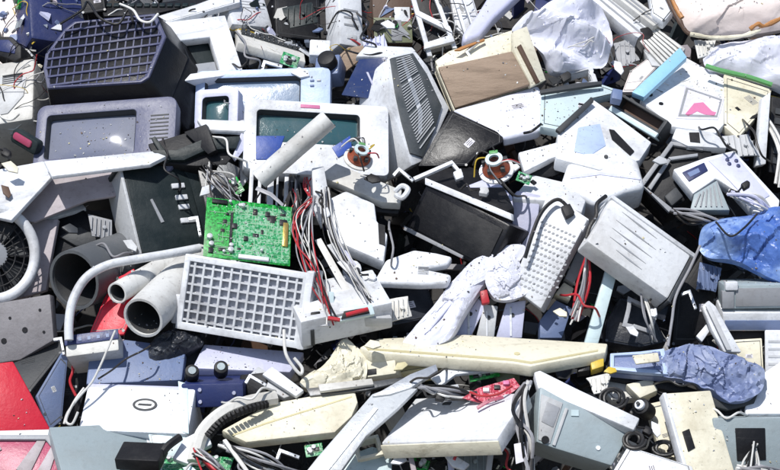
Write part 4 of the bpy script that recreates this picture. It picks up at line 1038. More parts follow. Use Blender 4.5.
# ================================================================== bottom left
f = F((66, 357), (119, 350), (65, 337), .27, (0, 14))
t = rootbox('label_printer', 'white flat box with a navy top strip below the open pipes', 'box', f, .18, OFFW, .004)
plate('strip', t, f, (-.01, .55, 1.01, 1.03), NAVY, .004)
slots('marks', t, f, (.08, .68, .95, .86), 5, SLATE, True, .35, .0055)
f, q = P([(86, 384), (90, 348), (116, 338), (186, 347), (182, 380)], .20, (0, 38))
t = T('metal_sheet', 'slate blue computer lid behind the white panel with the oval badge', 'panel', f)
MB().prism(q, -.04, 0).build('plate', SLATE, t, None, .005)
f = F((78, 430), (188, 434), (88, 384), .26, (0, 34))
t = rootbox('computer_case', 'white computer case with a grey oval badge', 'computer case', f, .22, SNOW, .006)
MB().box(.0, f.H*.92, -.05, f.W*.93, f.H*1.02, .001).build('top_edge', LAV, t, None, .004)
x, y = f.l(145, 405)
mb = MB(); e = [(x+.033*math.cos(a), y+.019*math.sin(a)) for a in np.linspace(0, 2*math.pi, 40, endpoint=False)]; i_ = [(x+(a-x)*.80, y+(b-y)*.74) for a, b in e]
mb.ring(e, i_, -.002, .003); mb.build('badge_ring', DGREY, t)
MB().prism(i_, -.002, .002).build('badge', SILVER, t)
mb = MB()
mb.prism([(x-.019, y-.003), (x+.017, y-.004), (x+.019, y+.002), (x-.016, y+.003)], 0, .003)
mb.build('badge_mark', DGREY, t)
MB().prism(f.L([(178, 381), (188, 384), (189, 434), (182, 432)]), -.004, .002).build('side_strip', PTEAL, t, None, .002)
cable('cable', 'thin black cord across the slate blue lid', [(98, 379, .29), (112, 370, .30), (126, 359, .30), (142, 351, .30), (150, 346, .28)], .0028, WIREK)
cable('cable', 'thin white cord hanging in front of the navy strip', [(115, 331, .32), (109, 345, .34), (102, 362, .33), (92, 382, .31), (80, 396, .30), (68, 412, .27), (64, 424, .26)], .0032, WIREW)
cable('cable', 'white cord curling left of the oval badge case', [(84, 388, .29), (74, 402, .29), (66, 420, .28), (72, 424, .28), (78, 412, .29)], .0035, WIREW)
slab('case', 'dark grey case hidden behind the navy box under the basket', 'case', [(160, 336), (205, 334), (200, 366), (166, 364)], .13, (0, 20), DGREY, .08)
bag('plastic_bag', 'dark grey plastic film under the left corner of the basket', 'plastic bag', [(150, 346), (168, 330), (190, 332), (204, 342), (190, 352), (164, 362), (152, 360)], .20, (0, 25), .02, BAGD, .014, 16, 31)
f = F((182, 408), (244, 407), (181, 384), .25, (0, 14))
t = rootbox('tape_drive', 'long navy drive with screw heads under the basket', 'drive', f, .2, NAVY, .005)
mb = MB()
for u, v in ((.3, .75), (.3, .25), (.85, .6)): mb.disc((f.W*u, f.H*v), .005, -.002, .004, seg=12)
mb.build('screws', LAV, t)
f, q = P([(192, 368), (204, 344), (304, 352), (290, 372), (240, 370)], .19, (0, 45)); t = T('flatbed', 'pale lavender scanner lid beneath the white basket', 'scanner', f)
MB().prism(q, -.035, 0).build('plate', LAV, t, None, .004)
for i, (x, y) in enumerate(((192, 372), (221, 368))):
    f = F((x-8, y+9), (x+8, y+9), (x-8, y-8), .27, (0, 25)); t = T('knob', ('black round knob on the left end of the navy drive', 'black round knob standing between navy drive and scanner lid')[i], 'knob', f)
    MB().disc((f.W/2, f.H/2), f.W*.45, -.03, .012, seg=20).build('body', BLACK, t, None, .003); MB().disc((f.W/2, f.H/2), f.W*.25, .01, .015, seg=20).build('cap', TEAL, t)
slab('sign', 'bright red triangular metal sign at the left edge', 'sign', [(-26, 366), (13, 361), (51, 430), (-26, 434)], .27, (10, 22), RED, .02, .004)
slab('strip', 'white strip along the foot of the red sign', 'strip', [(-26, 431), (51, 429), (53, 436), (-26, 438)], .285, (0, 40), SNOW, .012)
f, q = P([(-26, 436), (50, 436), (62, 452), (72, 486), (-26, 486)], .28, (0, 30))
t = T('tray', 'pink tray under clear film with painted glints and grey rim in the bottom left corner', 'tray', f)
MB().prism(q, -.03, 0).build('plate', PINK, t, None, .004)
MB().ring(q, f.L([(-22, 441), (46, 441), (56, 454), (64, 481), (-22, 481)]), -.03, .010).build('rim', GREY, t, None, .003)
for pl in ([(16, 470), (38, 440), (46, 441), (30, 474)], [(36, 474), (52, 446), (56, 454), (48, 478)], [(-20, 456), (0, 446), (2, 450), (-20, 462)]): MB().prism(f.L(pl), -.002, .004).build('film', PINKG, t, None, .001)  # pale diagonal strips paint the film's glassy highlights
f = F((66, 488), (164, 482), (49, 427), .32, (0, 32))
t = rootbox('metal_sheet', 'plain teal grey metal panel at the bottom left', 'panel', f, .03, TEAL, .003)
MB().box(f.W-.010, 0, -.03, f.W+.006, f.H, .002).build('edge', SNOW, t, None, .002)
f = F((116, 470), (160, 472), (114, 459), .34, (0, 20)); rbox('adapter', 'black adapter lying on the teal grey panel', 'adapter', f, .08, BLACK, .004)
slab('panel', 'pale teal panel piece below the oval badge case', 'panel', [(148, 434), (184, 430), (190, 440), (176, 458), (154, 458)], .26, (0, 30), PTEAL, .02)
f, q = P([(172, 458), (184, 438), (206, 427), (212, 444), (196, 452), (188, 464)], .30, (0, 35)); tag(MB().prism(q, -.02, 0).build('flap', SNOW, None, f.M, .004), 'white flap near the bottom beside the black strap', 'flap')
tag(MB().tube([Vector(v-pt(150, 480, .3)) for v in smooth([pt(150, 482, .30), pt(156, 464, .33), pt(166, 448, .34), (pt(180, 437, .33))], 6)], .011, 8).build('strap', BLACK, None, Matrix.Translation(Vector(pt(150, 480, .3)))), 'thick black strap curving up at the bottom', 'strap')

# ================================================================== bottom centre
f, q = P([(221, 430), (270, 403), (330, 392), (355, 390), (358, 402), (352, 416), (335, 432), (246, 442)], .28, (0, 46))
t = T('keyboard_shell', 'yellowed cream keyboard shell lying near the bottom', 'keyboard', f)
MB().prism(q, -.03, 0).build('shell', CREAM, t, None, .006)
MB().prism(f.L([(232, 434.5), (268, 422), (352, 396), (352, 397.4), (268, 423.6), (233, 436)]), -.002, .0012).build('seam', YELLOW, t)
tag(MB().tube([Vector(v-pt(196, 470, .3)) for v in smooth([pt(194, 462, .30), pt(202, 434, .31), pt(222, 414, .31), pt(248, 403, .30), pt(276, 398, .28)], 6)], .020, 8).build('edge_strip', OFFW, None, Matrix.Translation(Vector(pt(196, 470, .3)))), 'curved off white strip hugging the cream keyboard shell', 'strip')
w = smooth([pt(208, 436, .345), pt(224, 420, .345), pt(248, 409, .335), pt(268, 404, .31)], 6); mb = MB()
for k in range(0, len(w)-1): mb.tube([Vector(w[k]-w[0]), Vector(w[k]+(w[k+1]-w[k])*.55-w[0])], .012, 6)
tag(mb.build('chain_strip', BLACK, None, Matrix.Translation(Vector(w[0]))), 'black ribbed strip along the curved off white strip', 'strip')
slab('cable_tray', 'grey cable trough above the cream keyboard shell', 'trough', [(248, 376), (258, 366), (302, 392), (284, 398)], .25, (0, 40), LGREY, .02)
slab('strip', 'white strip leaning above the cream keyboard shell', 'strip', [(262, 374), (272, 366), (304, 390), (296, 396)], .275, (0, 40), WHITE, .015)
f = F((238, 396), (266, 392), (240, 374), .24, (0, 20)); rbox('motor', 'black motor block left of the grey cable trough', 'motor', f, .08, BLACK, .008)
cable('cable', 'pale cord hanging from the basket corner', [(284, 330, .34), (285, 350, .34), (290, 362, .33), (300, 374, .31), (302, 368, .31), (294, 358, .32)], .0045, WIREW)
# silver trim
f, q = P([(296, 484), (318, 456), (346, 424), (372, 394), (388, 388), (418, 388), (398, 408), (366, 436), (336, 478), (330, 484)], .345, (0, 40))
t = T('metal_strip', 'long silver metal strip slanting up from the bottom', 'strip', f)
MB().prism(q, -.016, 0).build('plate', SILVER, t, None, .003)
MB().prism(f.L([(312, 484), (374, 408), (378, 409), (318, 484)]), -.002, .003).build('fold', STEEL, t)
pslab('upper_arm', t, [(372, 396), (410, 374), (436, 364), (438, 370), (410, 388), (390, 394)], .33, (0, 45), STEEL, .014)
# cream slab
f, q = P([(359, 347), (378, 338), (465, 334), (608, 343), (606, 352), (546, 363), (531, 366), (512, 363), (372, 352)], .28, (0, 66))
t = T('plastic_slab', 'long cream slab lying across the lower middle', 'slab', f)
MB().prism(q, -.035, 0).build('plate', CREAM, t, None, .006)
MB().disc(f.l(517, 354), .008, -.002, .002).build('foot', YELLOW, t)
MB().prism(f.L([(366, 348), (512, 359), (531, 362), (598, 350), (598, 351.5), (531, 364), (511, 361), (368, 350)]), -.003, .0015).build('trim', YELLOW, t)
# white device with front edge
f = F((381, 443), (499, 436), (418, 398), .30, (0, 58))
t = rootbox('scanner', 'white flat scanner with a cream front edge at the bottom centre', 'scanner', f, .045, SNOW, .005)
MB().box(-.002, -.004, -.046, f.W+.002, .0, -.006).build('front_edge', CREAM, t, None, .001)
MB().box(f.W*.30, f.H*.80, -.002, f.W*.37, f.H*.86, .003).build('button', DGREY, t, None, .001)
cable('cable', 'dark red cable lying on the white flat scanner', [(494, 410, .36), (480, 420, .37), (468, 432, .37), (460, 446, .36), (454, 460, .34)], .004, WIRER)
# crumpled cream things
bag('crumpled_plastic', 'crumpled cream plastic heap left of the long cream slab', 'plastic', [(300, 386), (308, 374), (322, 366), (334, 352), (344, 339), (356, 346), (366, 358), (366, 378), (352, 390), (326, 392)], .25, (0, 35), .012, CREAM, .014, 12, 19, drape=25, crumple=.4)
f = F((364, 378), (396, 372), (364, 356), .25, (4, 25)); t = rootbox('small_box', 'small cream box behind the silver strip', 'box', f, .08, CREAM, .004); plate('slot', t, f, (.05, .1, .4, .35), BLACK)
f = F((396, 374), (434, 366), (398, 354), .22, (0, 40)); rbox('small_box', 'yellowed box under the long cream slab', 'box', f, .06, YELLOW, .005)
slab('strip', 'long thin dark strip between crumpled plastic and keyboard shell', 'strip', [(306, 388), (366, 382), (408, 376), (410, 380), (366, 390), (310, 396)], .27, (0, 40), METALD, .01)
slab('strip', 'off white strip above the cream keyboard shell', 'strip', [(318, 384), (372, 378), (374, 384), (320, 391)], .285, (0, 50), OFFW, .01)
slab('bracket', 'white bent bracket below the long cream slab', 'bracket', [(430, 376), (452, 366), (496, 364), (498, 370), (456, 374), (440, 386)], .27, (0, 45), SNOW, .012)
f = F((470, 382), (500, 376), (468, 370), .245, (0, 35)); pcb('circuit_board', 'green circuit board scrap beneath the white bent bracket', f, PCBG, .003, 5, seed=14, caps=2)
f = F((496, 382), (514, 380), (496, 364), .24, (0, 20)); rbox('block', 'olive block under the tip of the long cream slab', 'block', f, .06, OLIVE, .004)
f, q = P([(462, 398), (478, 388), (514, 378), (520, 386), (506, 398), (486, 404)], .335, (0, 40)); t = T('circuit_board', 'red circuit board scrap on the white flat scanner', 'circuit board', f)
MB().prism(q, -.003, 0).build('board', PCBR, t)
for k, (x, y) in enumerate(((474, 394), (486, 391), (497, 388), (506, 384))):
    a = f.l(x, y); MB().box(a[0]-.008, a[1]-.006, -.001, a[0]+.008, a[1]+.006, .006+.002*(k % 2)).build('chip', (CHIP, WHITE, CHIP, PINKP)[k], t, None, .001)
bundle('cable_bundle', 'dark and white cables under the white bent bracket', (420, 386, .30), (470, 396, .30), 4, [WIREK, WIREW, WIREG], .04, .0035, 51, 8)
cable('cable', 'red wire loop on the red circuit board', [(470, 392, .35), (482, 396, .37), (498, 394, .37), (512, 386, .36)], .0035, WIRER)
bundle('cable_bundle', 'grey strap like cables along the left side of the grey case', (528, 384, .36), (530, 484, .34), 4, [WIREG, WIREW, WIREK], .05, .0042, 52, 8, mid=[(520, 410, .40), (526, 444, .39)])
slab('tag', 'lavender paper tag among the cables left of the grey case', 'tag', [(514, 444), (524, 442), (528, 460), (516, 464)], .39, (5, 15), PAPER, .003, .0005)
# grey case
f, q = P([(540, 386), (567, 401), (633, 427), (612, 466), (553, 448), (536, 442)], .36, (6, 16))
t = T('computer_case', 'teal grey computer case with a white top edge at the bottom right', 'computer case', f)
MB().prism(q, -.16, 0).build('body', TEAL, t, None, .006)
pslab('top_edge', t, [(534, 372), (540, 370), (576, 388), (640, 418), (634, 430), (568, 402), (538, 388)], .375, (4, 40), SNOW, .03, .004)  # white here paints sunlight onto the upward edge of the teal case
MB().prism(f.L([(541, 394), (563, 403), (550, 444), (538, 440)]), -.003, .003).build('end_panel', LGREY, t, None, .002)
MB().prism(f.L([(547, 402), (560, 408), (553, 428), (541, 422)]), -.003, .005).build('opening', GREY, t, None, .002)
MB().disc(f.l(545, 440), .010, -.002, .006).build('hole', BLACK, t)
MB().prism(f.L([(565, 408), (568, 409), (555, 446), (552, 445)]), -.003, .005).build('ridge', LGREY, t, None, .001)
MB().box(*f.l(571, 416), -.002, f.l(571, 416)[0]+.02, f.l(571, 416)[1]+.016, .003).build('sticker', PTEAL, t); MB().disc(f.l(598, 448), .006, -.002, .003).build('screw', SNOW, t)
# bits in the dark at the bottom
slab('scrap', 'white broken shard at the bottom centre', 'shard', [(443, 453), (450, 452), (470, 464), (464, 470), (452, 466)], .30, (0, 35), SNOW, .01)
for i, (pl, mt_, lb) in enumerate((([(408, 456), (413, 455), (420, 484), (414, 484)], PINKG, 'thin pinkish strut standing under the white flat scanner'), ([(488, 452), (494, 452), (490, 484), (484, 484)], LGREY, 'thin grey strut standing under the white flat scanner'),
                 ([(446, 450), (452, 448), (456, 484), (450, 484)], LAV, 'thin lavender strut between the shard and the scanner'))):
    slab('strut', lb, 'strut', pl, .26, (0, 10), mt_, .012)
f, q = P([(340, 458), (372, 446), (392, 452), (392, 484), (330, 484)], .22, (0, 30)); tag(MB().prism(q, -.05, 0).build('panel', PTEAL, None, f.M, .005), 'pale teal panel behind the foot of the silver strip', 'panel')
f = F((155, 486), (222, 492), (168, 452), .27, (0, 38)); pcb('circuit_board', 'green circuit board full of wires at the bottom', f, PCBT, .003, 12, seed=23, caps=6)
bundle('cable_bundle', 'mixed wires spilling over the bottom circuit board', (196, 452, .34), (236, 486, .32), 4, [WIREK, WIREW, WIRER, WIREG], .05, .003, 61, 12)
bundle('cable_bundle', 'wires arching below the cream keyboard shell', (222, 446, .32), (300, 478, .28), 3, [WIREK, WIREW, WIREG], .05, .0035, 62, 12)
slab('strut', 'thin white rod in front of the bottom circuit board', 'rod', [(222, 440), (226, 438), (252, 474), (248, 476)], .36, (0, 30), WIREW, .01)
cable('cable', 'grey coil of cable under the cream keyboard shell', [(250+12*math.cos(a*.9), 466+7*math.sin(a*.9), .30+.004*a) for a in range(15)], .003, WIREG)
# ================================================================== bottom right
bag('plastic_cover', 'crumpled periwinkle plastic cover on the lower right', 'cover', [(652, 354), (664, 349), (680, 346), (696, 345), (718, 349), (744, 360), (764, 371), (758, 394), (734, 400), (706, 388), (694, 380), (664, 375), (654, 368)], .30, (0, 38), .010, PERIB, .030, 9, 17, drape=-20, crumple=.7)
f, q = P([(610, 355), (640, 353), (664, 350), (668, 376), (640, 374), (610, 371)], .29, (0, 40))
t = T('tray', 'flat periwinkle tray joined to the crumpled cover on the lower right', 'tray', f)
MB().prism(q, -.03, 0).build('plate', PERIB, t, None, .004)
MB().ring(q, f.L([(614, 357), (640, 356), (660, 353), (663, 372), (640, 370), (614, 368)]), -.01, .008).build('rim', PBLUE, t, None, .002)
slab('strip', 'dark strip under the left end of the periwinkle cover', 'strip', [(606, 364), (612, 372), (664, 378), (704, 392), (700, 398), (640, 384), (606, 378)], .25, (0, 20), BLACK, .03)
slab('patch', 'yellowish patch lying on the periwinkle cover', 'patch', [(632, 355), (658, 352), (660, 361), (636, 364)], .345, (0, 40), CREAM, .006)
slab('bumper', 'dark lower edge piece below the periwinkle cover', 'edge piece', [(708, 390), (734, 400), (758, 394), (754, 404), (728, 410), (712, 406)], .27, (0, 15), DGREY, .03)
for i, (pl, mt_, lb) in enumerate((([(570, 374), (596, 368), (602, 376), (580, 386)], BLACK, 'black block under the tip of the long cream slab'), ([(590, 360), (604, 358), (604, 366), (592, 370)], WIREY, 'bright yellow plug below the end of the cream slab'),
         ([(578, 364), (590, 362), (590, 370), (578, 372)], WIREK, 'black plug beside the bright yellow plug'), ([(596, 382), (634, 376), (656, 384), (650, 396), (612, 400)], OFFW, 'off white lid behind the black ring'),
         ([(626, 384), (652, 378), (658, 390), (640, 398)], CREAM, 'cream corner piece under the periwinkle cover'), ([(646, 404), (664, 400), (684, 460), (664, 466)], CREAM, 'cream panel strip left of the slotted beige panel'))):
    slab('piece', lb, ('block', 'plug', 'plug', 'lid', 'corner piece', 'panel')[i], pl, (.18, .27, .26, .22, .26, .24)[i], (0, 35), mt_, .03)
for i, (x, y, rx, ry, d_, lb) in enumerate(((613, 398, 15, 11, .34, 'coiled black cable ring above the grey case'), (634, 440, 12, 9, .36, 'coiled black cable at the lower corner of the grey case'), (664, 448, 13, 8, .30, 'tangled black cable coil left of the slotted beige panel'))):
    cable('cable_coil', lb, [(x+rx*(1-.03*a)*math.cos(a*.7), y+ry*(1-.02*a)*math.sin(a*.7), d_+.003*math.sin(a)) for a in range(20)], .0045, WIREK, 'coiled cables', 'cable coil', k=4)
f = F((632, 415), (649, 412), (633, 399), .31, (0, 30)); t = T('motor', 'small motor with a white hub right of the black cable ring', 'motor', f)
MB().disc((f.W/2, f.H/2), f.W*.48, -.05, 0, seg=24).build('body', BLACK, t, None, .004); MB().disc((f.W/2, f.H/2), f.W*.28, -.002, .012, seg=20).build('hub', SNOW, t, None, .003); MB().disc((f.W/2, f.H/2), f.W*.1, .01, .02, seg=12).build('shaft', DGREY, t)
f = F((690, 486), (738, 482), (664, 393), .34, (4, 26))
t = rootbox('metal_sheet', 'cream beige panel with a black handle slot at the bottom right', 'panel', f, .03, CREAM, .005)
MB().prism(f.L([(682, 432), (689, 429), (695, 448), (688, 452)]), -.003, .003).build('handle_slot', BLACK, t, None, .001)
MB().box(-.004, 0, -.03, .006, f.H, .003).build('edge', SNOW, t, None, .002)
slab('panel', 'white panel at the bottom edge right of the grey case', 'panel', [(604, 486), (628, 446), (660, 456), (692, 466), (698, 486)], .36, (0, 38), SNOW, .03)
f, q = P([(745, 406), (764, 372), (806, 344), (806, 414), (745, 414)], .27, (-6, 35)); t = T('computer_case', 'white computer case with a pale green front at the right edge', 'computer case', f)
MB().prism(q, -.10, 0).build('top_panel', SNOW, t, None, .006)
f2 = F((714, 490), (806, 488), (714, 418), .27, (0, 14)); MB().box(0, 0, -.2, f2.W, f2.H, 0).build('front', TEAL, t, f2.M, .005)
MB().prism(f2.L([(735, 428), (765, 428), (766, 460), (737, 461)]), -.003, .003).build('opening', BLACK, t, f2.M, .002)
bundle('cable_bundle', 'pale wires hanging out of the black opening at the right', (756, 444, .31), (746, 484, .32), 4, [WIREW, WIREK], .04, .003, 71, 8)
bundle('cable_bundle', 'white wires along the foot of the pale green front', (738, 468, .34), (784, 474, .33), 3, [WIREW, WIREG], .03, .004, 72, 6)
slab('lid', 'black lid between beige panel and white case', 'lid', [(712, 404), (740, 402), (740, 414), (716, 420)], .22, (0, 20), BLACK, .05)
# ================================================================== small litter lying on and between the bigger things
def litter(kind, label, px, py, d, s=1.0, ang=0, mt=None):
    rnd = random.Random(int(px*31+py)); ca, sa = math.cos(R(ang)), math.sin(R(ang))
    rot = lambda x, y: (px+(x*ca-y*sa)*s, py+(x*sa+y*ca)*s)
    if kind == 'cable':
        ps = [(*rot(-24, rnd.uniform(-5, 5)), d-.16), (*rot(-17, 0), d-.03), (*rot(-7, rnd.uniform(-8, 2)), d+.012), (*rot(4, rnd.uniform(-3, 8)), d+.02), (*rot(15, rnd.uniform(-5, 3)), d+.008), (*rot(23, rnd.uniform(-2, 5)), d-.05), (*rot(27, rnd.uniform(-2, 9)), d-.18)]
        return cable('cable', label, ps, .0032, mt or WIREK)
    if kind == 'chip':
        f, q = P([rot(-5, -3), rot(5, -3), rot(5, 3), rot(-5, 3)], d, (0, 40)); t = T('microchip', label, 'chip', f)
        MB().prism(q, -.006, 0).build('body', CHIP, t, None, .001); mb = MB()
        for k in range(5):
            for y in (-4, 4): a = f.l(*rot(-4+2*k, y)); mb.box(a[0]-.0012, a[1]-.003, -.008, a[0]+.0012, a[1]+.003, -.003)
        mb.build('pins', STEEL, t); return t
    if kind == 'plug':
        f, q = P([rot(-5, -4), rot(4, -4), rot(6, 0), rot(4, 4), rot(-5, 4)], d, (0, 35)); t = T('plug', label, 'plug', f)
        MB().prism(q, -.016, 0).build('shell', mt or BLACK, t, None, .003)
        w = [pt(*rot(-5, 0), d), pt(*rot(-14, 3), d+.01), pt(*rot(-20, -3), d-.02), pt(*rot(-26, 4), d-.05)]
        MB().tube([Vector(v-w[0]) for v in smooth(w, 5)], .003, 7).build('lead', WIREK, t, Matrix.Translation(Vector(w[0]))); return t
    if kind == 'board':
        f = F(rot(-9, 6), rot(9, 6), rot(-9, -6), d, (0, 35)); return pcb('circuit_board', label, f, mt or PCBG, .002, 5, seed=int(px), caps=3)
    if kind == 'shard':
        pl = [rot(-9, 2), rot(-2, -5), rot(8, -3), rot(10, 2), rot(1, 5)]
        return slab('shard', label, 'shard', pl, d, (rnd.uniform(-25, 25), 35), mt or OFFW, .006, .001)
    if kind == 'bracket':
        f, q = P([rot(-10, -4), rot(10, -4), rot(10, -1), rot(-7, -1), rot(-7, 6), rot(-10, 6)], d, (0, 30)); t = T('bracket', label, 'bracket', f)
        MB().prism(q, -.008, 0).build('plate', mt or STEEL, t, None, .001)
        MB().disc(f.l(*rot(6, -2.5)), .0028, -.002, .0012, seg=10).build('hole', BLACK, t); return t
    if kind == 'strip':
        return slab('ribbon_cable', label, 'ribbon cable', [rot(-16, -2), rot(0, -4), rot(16, 0), rot(16, 3), rot(0, 0), rot(-16, 2)], d, (0, 30), mt or WIREG, .002, .0004)
LIT = [
('cable', 'black cable end lying on the wide pale blue monitor', 316, 110, .19, 1, 20, WIREK), ('shard', 'white shard between keyboard and camera at the top', 300, 72, .12, 1, 10, SNOW),
('bracket', 'steel bracket below the narrow white keyboard', 272, 66, .10, 1, 15, STEEL), ('plug', 'black plug beneath the narrow white keyboard', 252, 60, .10, 1, -20, BLACK),
('board', 'blue green circuit board scrap left of the grey camera', 290, 60, .08, 1, 20, PCBT), ('cable', 'grey cable beside the white casing with the opening', 248, 50, .12, 1, 60, WIREG),
('shard', 'pale shard by the telephone handset', 10, 166, .30, 1, 30, CREAM),
('shard', 'brown shard at the left edge above the fan', 6, 190, .29, .8, 60, BROWN), ('plug', 'black plug at the left edge below the grey side panel', 6, 152, .27, .9, 30, BLACK),
('cable', 'black cable hanging off the broken black shell', 170, 162, .30, 1.2, 70, WIREK), ('cable', 'white cable on the broken black shell', 228, 148, .30, 1, 40, WIREW),
('shard', 'white shard on the dark steel chassis piece', 206, 190, .31, .9, -30, WHITE), ('bracket', 'steel bracket standing by the black printer ports', 196, 226, .27, 1, 80, STEEL),
('board', 'small green circuit board inside the dark gap by the drive cage', 236, 186, .27, .9, 60, PCBG), ('strip', 'grey ribbon cable crossing the drive cage', 270, 196, .33, 1, 30, WIREG),
('plug', 'white plug hanging at the end of the drive cage', 326, 212, .33, .9, 70, WHITE), 
('shard', 'black shard below the copper yoke by the central monitor', 372, 178, .34, .9, 10, BLACK), 
('plug', 'grey plug beneath the copper yoke on the black printer', 484, 190, .33, .9, 10, LGREY), ('cable', 'black cable below the copper yoke beside the glossy cover', 504, 186, .35, 1, 30, WIREK),
('shard', 'white shard beside the copper yoke on the black printer', 512, 168, .33, .8, -20, SNOW), ('board', 'green circuit board scrap in front of the white bar', 524, 178, .26, .8, 20, PCBT),
('bracket', 'steel bracket on the glossy black cover edge', 404, 176, .30, 1, 40, STEEL), 
('cable', 'grey cable hanging beside the modem', 392, 244, .31, 1, 80, WIREG), ('plug', 'white plug by the round cap under the modem', 372, 276, .30, .8, 20, WHITE),
('strip', 'lavender ribbon cable beneath the modem', 344, 254, .33, 1, 40, LAV), 
('shard', 'white shard in the hollow below the slitted case', 632, 330, .27, .8, 40, WHITE),
('plug', 'white plug dangling under the slitted case', 654, 312, .30, .8, 80, WHITE), ('bracket', 'steel bracket in the hollow right of the slitted case', 690, 300, .28, 1, 70, STEEL),
('cable', 'red cable beside the tan connector block', 580, 304, .31, 1, 30, WIRER), ('shard', 'cream shard beside the tan connector block', 560, 312, .26, .8, 20, CREAM),
('plug', 'black plug on the lavender desk telephone', 746, 184, .30, .8, -30, BLACK), ('cable', 'black cable looping over the right edge server post', 756, 140, .24, 1.1, 60, WIREK),
('shard', 'grey shard beneath the white bracket with a black square', 660, 160, .22, .8, 10, LGREY), ('cable', 'black cable between the sticker panel and the white bracket', 716, 138, .25, 1, 30, WIREK),
('plug', 'black plug in the hollow above the pale teal lid', 566, 76, .13, 1, -30, BLACK),
('shard', 'white shard in the dark hollow at the top right', 618, 66, .04, .9, 60, WHITE), ('bracket', 'steel bracket beside the lavender duct', 474, 48, .12, .9, -40, STEEL),
('shard', 'white shard on the carton with an olive half', 388, 24, .03, .8, 20, SNOW), ('cable', 'black cable over the tall white scanner', 366, 32, .13, 1, 70, WIREK),
('cable', 'black cable in front of the carton with an olive half', 366, 54, .13, 1, 10, WIREK), ('shard', 'cream shard on the left end of the long cream slab', 372, 344, .33, .9, 0, CREAM),
('bracket', 'steel bracket on the black motor block', 256, 382, .32, 1, 30, STEEL), 
('cable', 'white cable beside the black motor block', 246, 396, .33, 1.2, -20, WIREW), 
('shard', 'yellow shard beside the small cream box', 400, 366, .30, .8, -20, YELLOW),
('cable', 'black cable between silver strip and white bent bracket', 424, 378, .34, 1, -20, WIREK), ('plug', 'black plug on the white flat scanner edge', 440, 396, .36, .9, 10, BLACK),
('strip', 'pink ribbon cable over the red circuit board', 490, 402, .37, .9, -25, PINK), ('cable', 'red cable hanging below the white flat scanner', 506, 462, .33, 1.1, 70, WIRER),
('board', 'green circuit board in the dark below the white flat scanner', 420, 464, .24, 1, 20, PCBG), ('shard', 'white shard in the dark below the white flat scanner', 398, 460, .26, .9, -10, WHITE),
('bracket', 'steel bracket in the dark below the cream keyboard shell', 288, 456, .28, 1.1, 20, STEEL), ('board', 'green circuit board below the cream keyboard shell', 314, 450, .26, 1, -10, PCBT),
('shard', 'pale blue shard near the bottom circuit board', 190, 470, .36, .9, 30, PTEAL), ('cable', 'white cable over the bottom circuit board', 178, 478, .36, 1.2, -30, WIREW),
('plug', 'black plug between the cable rings on the lower right', 648, 430, .35, .9, 30, BLACK), ('cable', 'black cable above the slotted beige panel', 676, 386, .33, 1.1, 10, WIREK),
('shard', 'white shard left of the slotted beige panel', 656, 428, .34, .9, 70, SNOW), ('cable', 'white cable over the black lid by the white case', 724, 410, .32, 1, 10, WIREW),
('shard', 'yellow shard beside the bright yellow plug', 610, 370, .32, .7, 0, WIREY),
('bracket', 'steel bracket beside the white box with navy strip', 60, 346, .25, .9, 80, STEEL),
('cable', 'grey cable by the wide dark pipe', 110, 250, .26, 1, 10, WIREG), ('shard', 'pale shard above the wide dark pipe', 130, 244, .24, .9, 40, LGREY),
('shard', 'dark shard inside the open drive housing', 70, 228, .2, .9, 20, METALD), 
]
for a in LIT: litter(*a)

# ================================================================== broken shells, frames and ribbed pieces between the big things
def broken(kind, label, poly, d, n, mt, th=.012):
    f, q = P(poly, d, n); rnd = random.Random(int(poly[0][0]*7+poly[0][1]))
    if area(q) < 0: q = q[::-1]
    jag = []
    for a, b in zip(q, q[1:]+q[:1]):
        jag.append(a); L_ = math.hypot(b[0]-a[0], b[1]-a[1])
        if rnd.random() < .55 and L_ > .03:
            for s in sorted(rnd.uniform(.15, .85) for _ in range(3)):
                k = rnd.uniform(-.10, .02)*L_; jag.append((a[0]+(b[0]-a[0])*s-(b[1]-a[1])/L_*k*-1, a[1]+(b[1]-a[1])*s+(b[0]-a[0])/L_*k*-1))
    c = (sum(a for a, b in q)/len(q), sum(b for a, b in q)/len(q)); k = lambda pl, s: [(c[0]+(a-c[0])*s, c[1]+(b-c[1])*s) for a, b in pl]
    t = T(kind+'_fragment', label, 'broken '+kind, f)
    if kind == 'frame':
        MB().ring(jag, k(jag, .72), -th, 0).build('rim', mt, t, None, .0015)
        MB().ring(k(jag, .76), k(jag, .70), -th*2.2, -th*.6).build('inner_lip', mt, t)
    else:
        MB().prism(jag, -th*.4, 0).build('skin', mt, t, None, .0008)
        mb = MB(); x0, x1 = min(a for a, b in q), max(a for a, b in q)
        for i in range(5):
            x = x0+(x1-x0)*(i+1)/6; r_ = None
            ys = []
            for (a, b), (e, g) in zip(q, q[1:]+q[:1]):
                if (a-x)*(e-x) < 0: ys.append(b+(g-b)*(x-a)/(e-a))
            if len(ys) >= 2: mb.box(x-.0012, min(ys)+.006, -.001, x+.0012, max(ys)-.006, .006)
        if mb.v: mb.build('ribs', mt, t)
        MB().disc((c[0]+.01, c[1]), .006, 0, .010, seg=14).build('screw_boss', mt, t, None, .001)
    return t
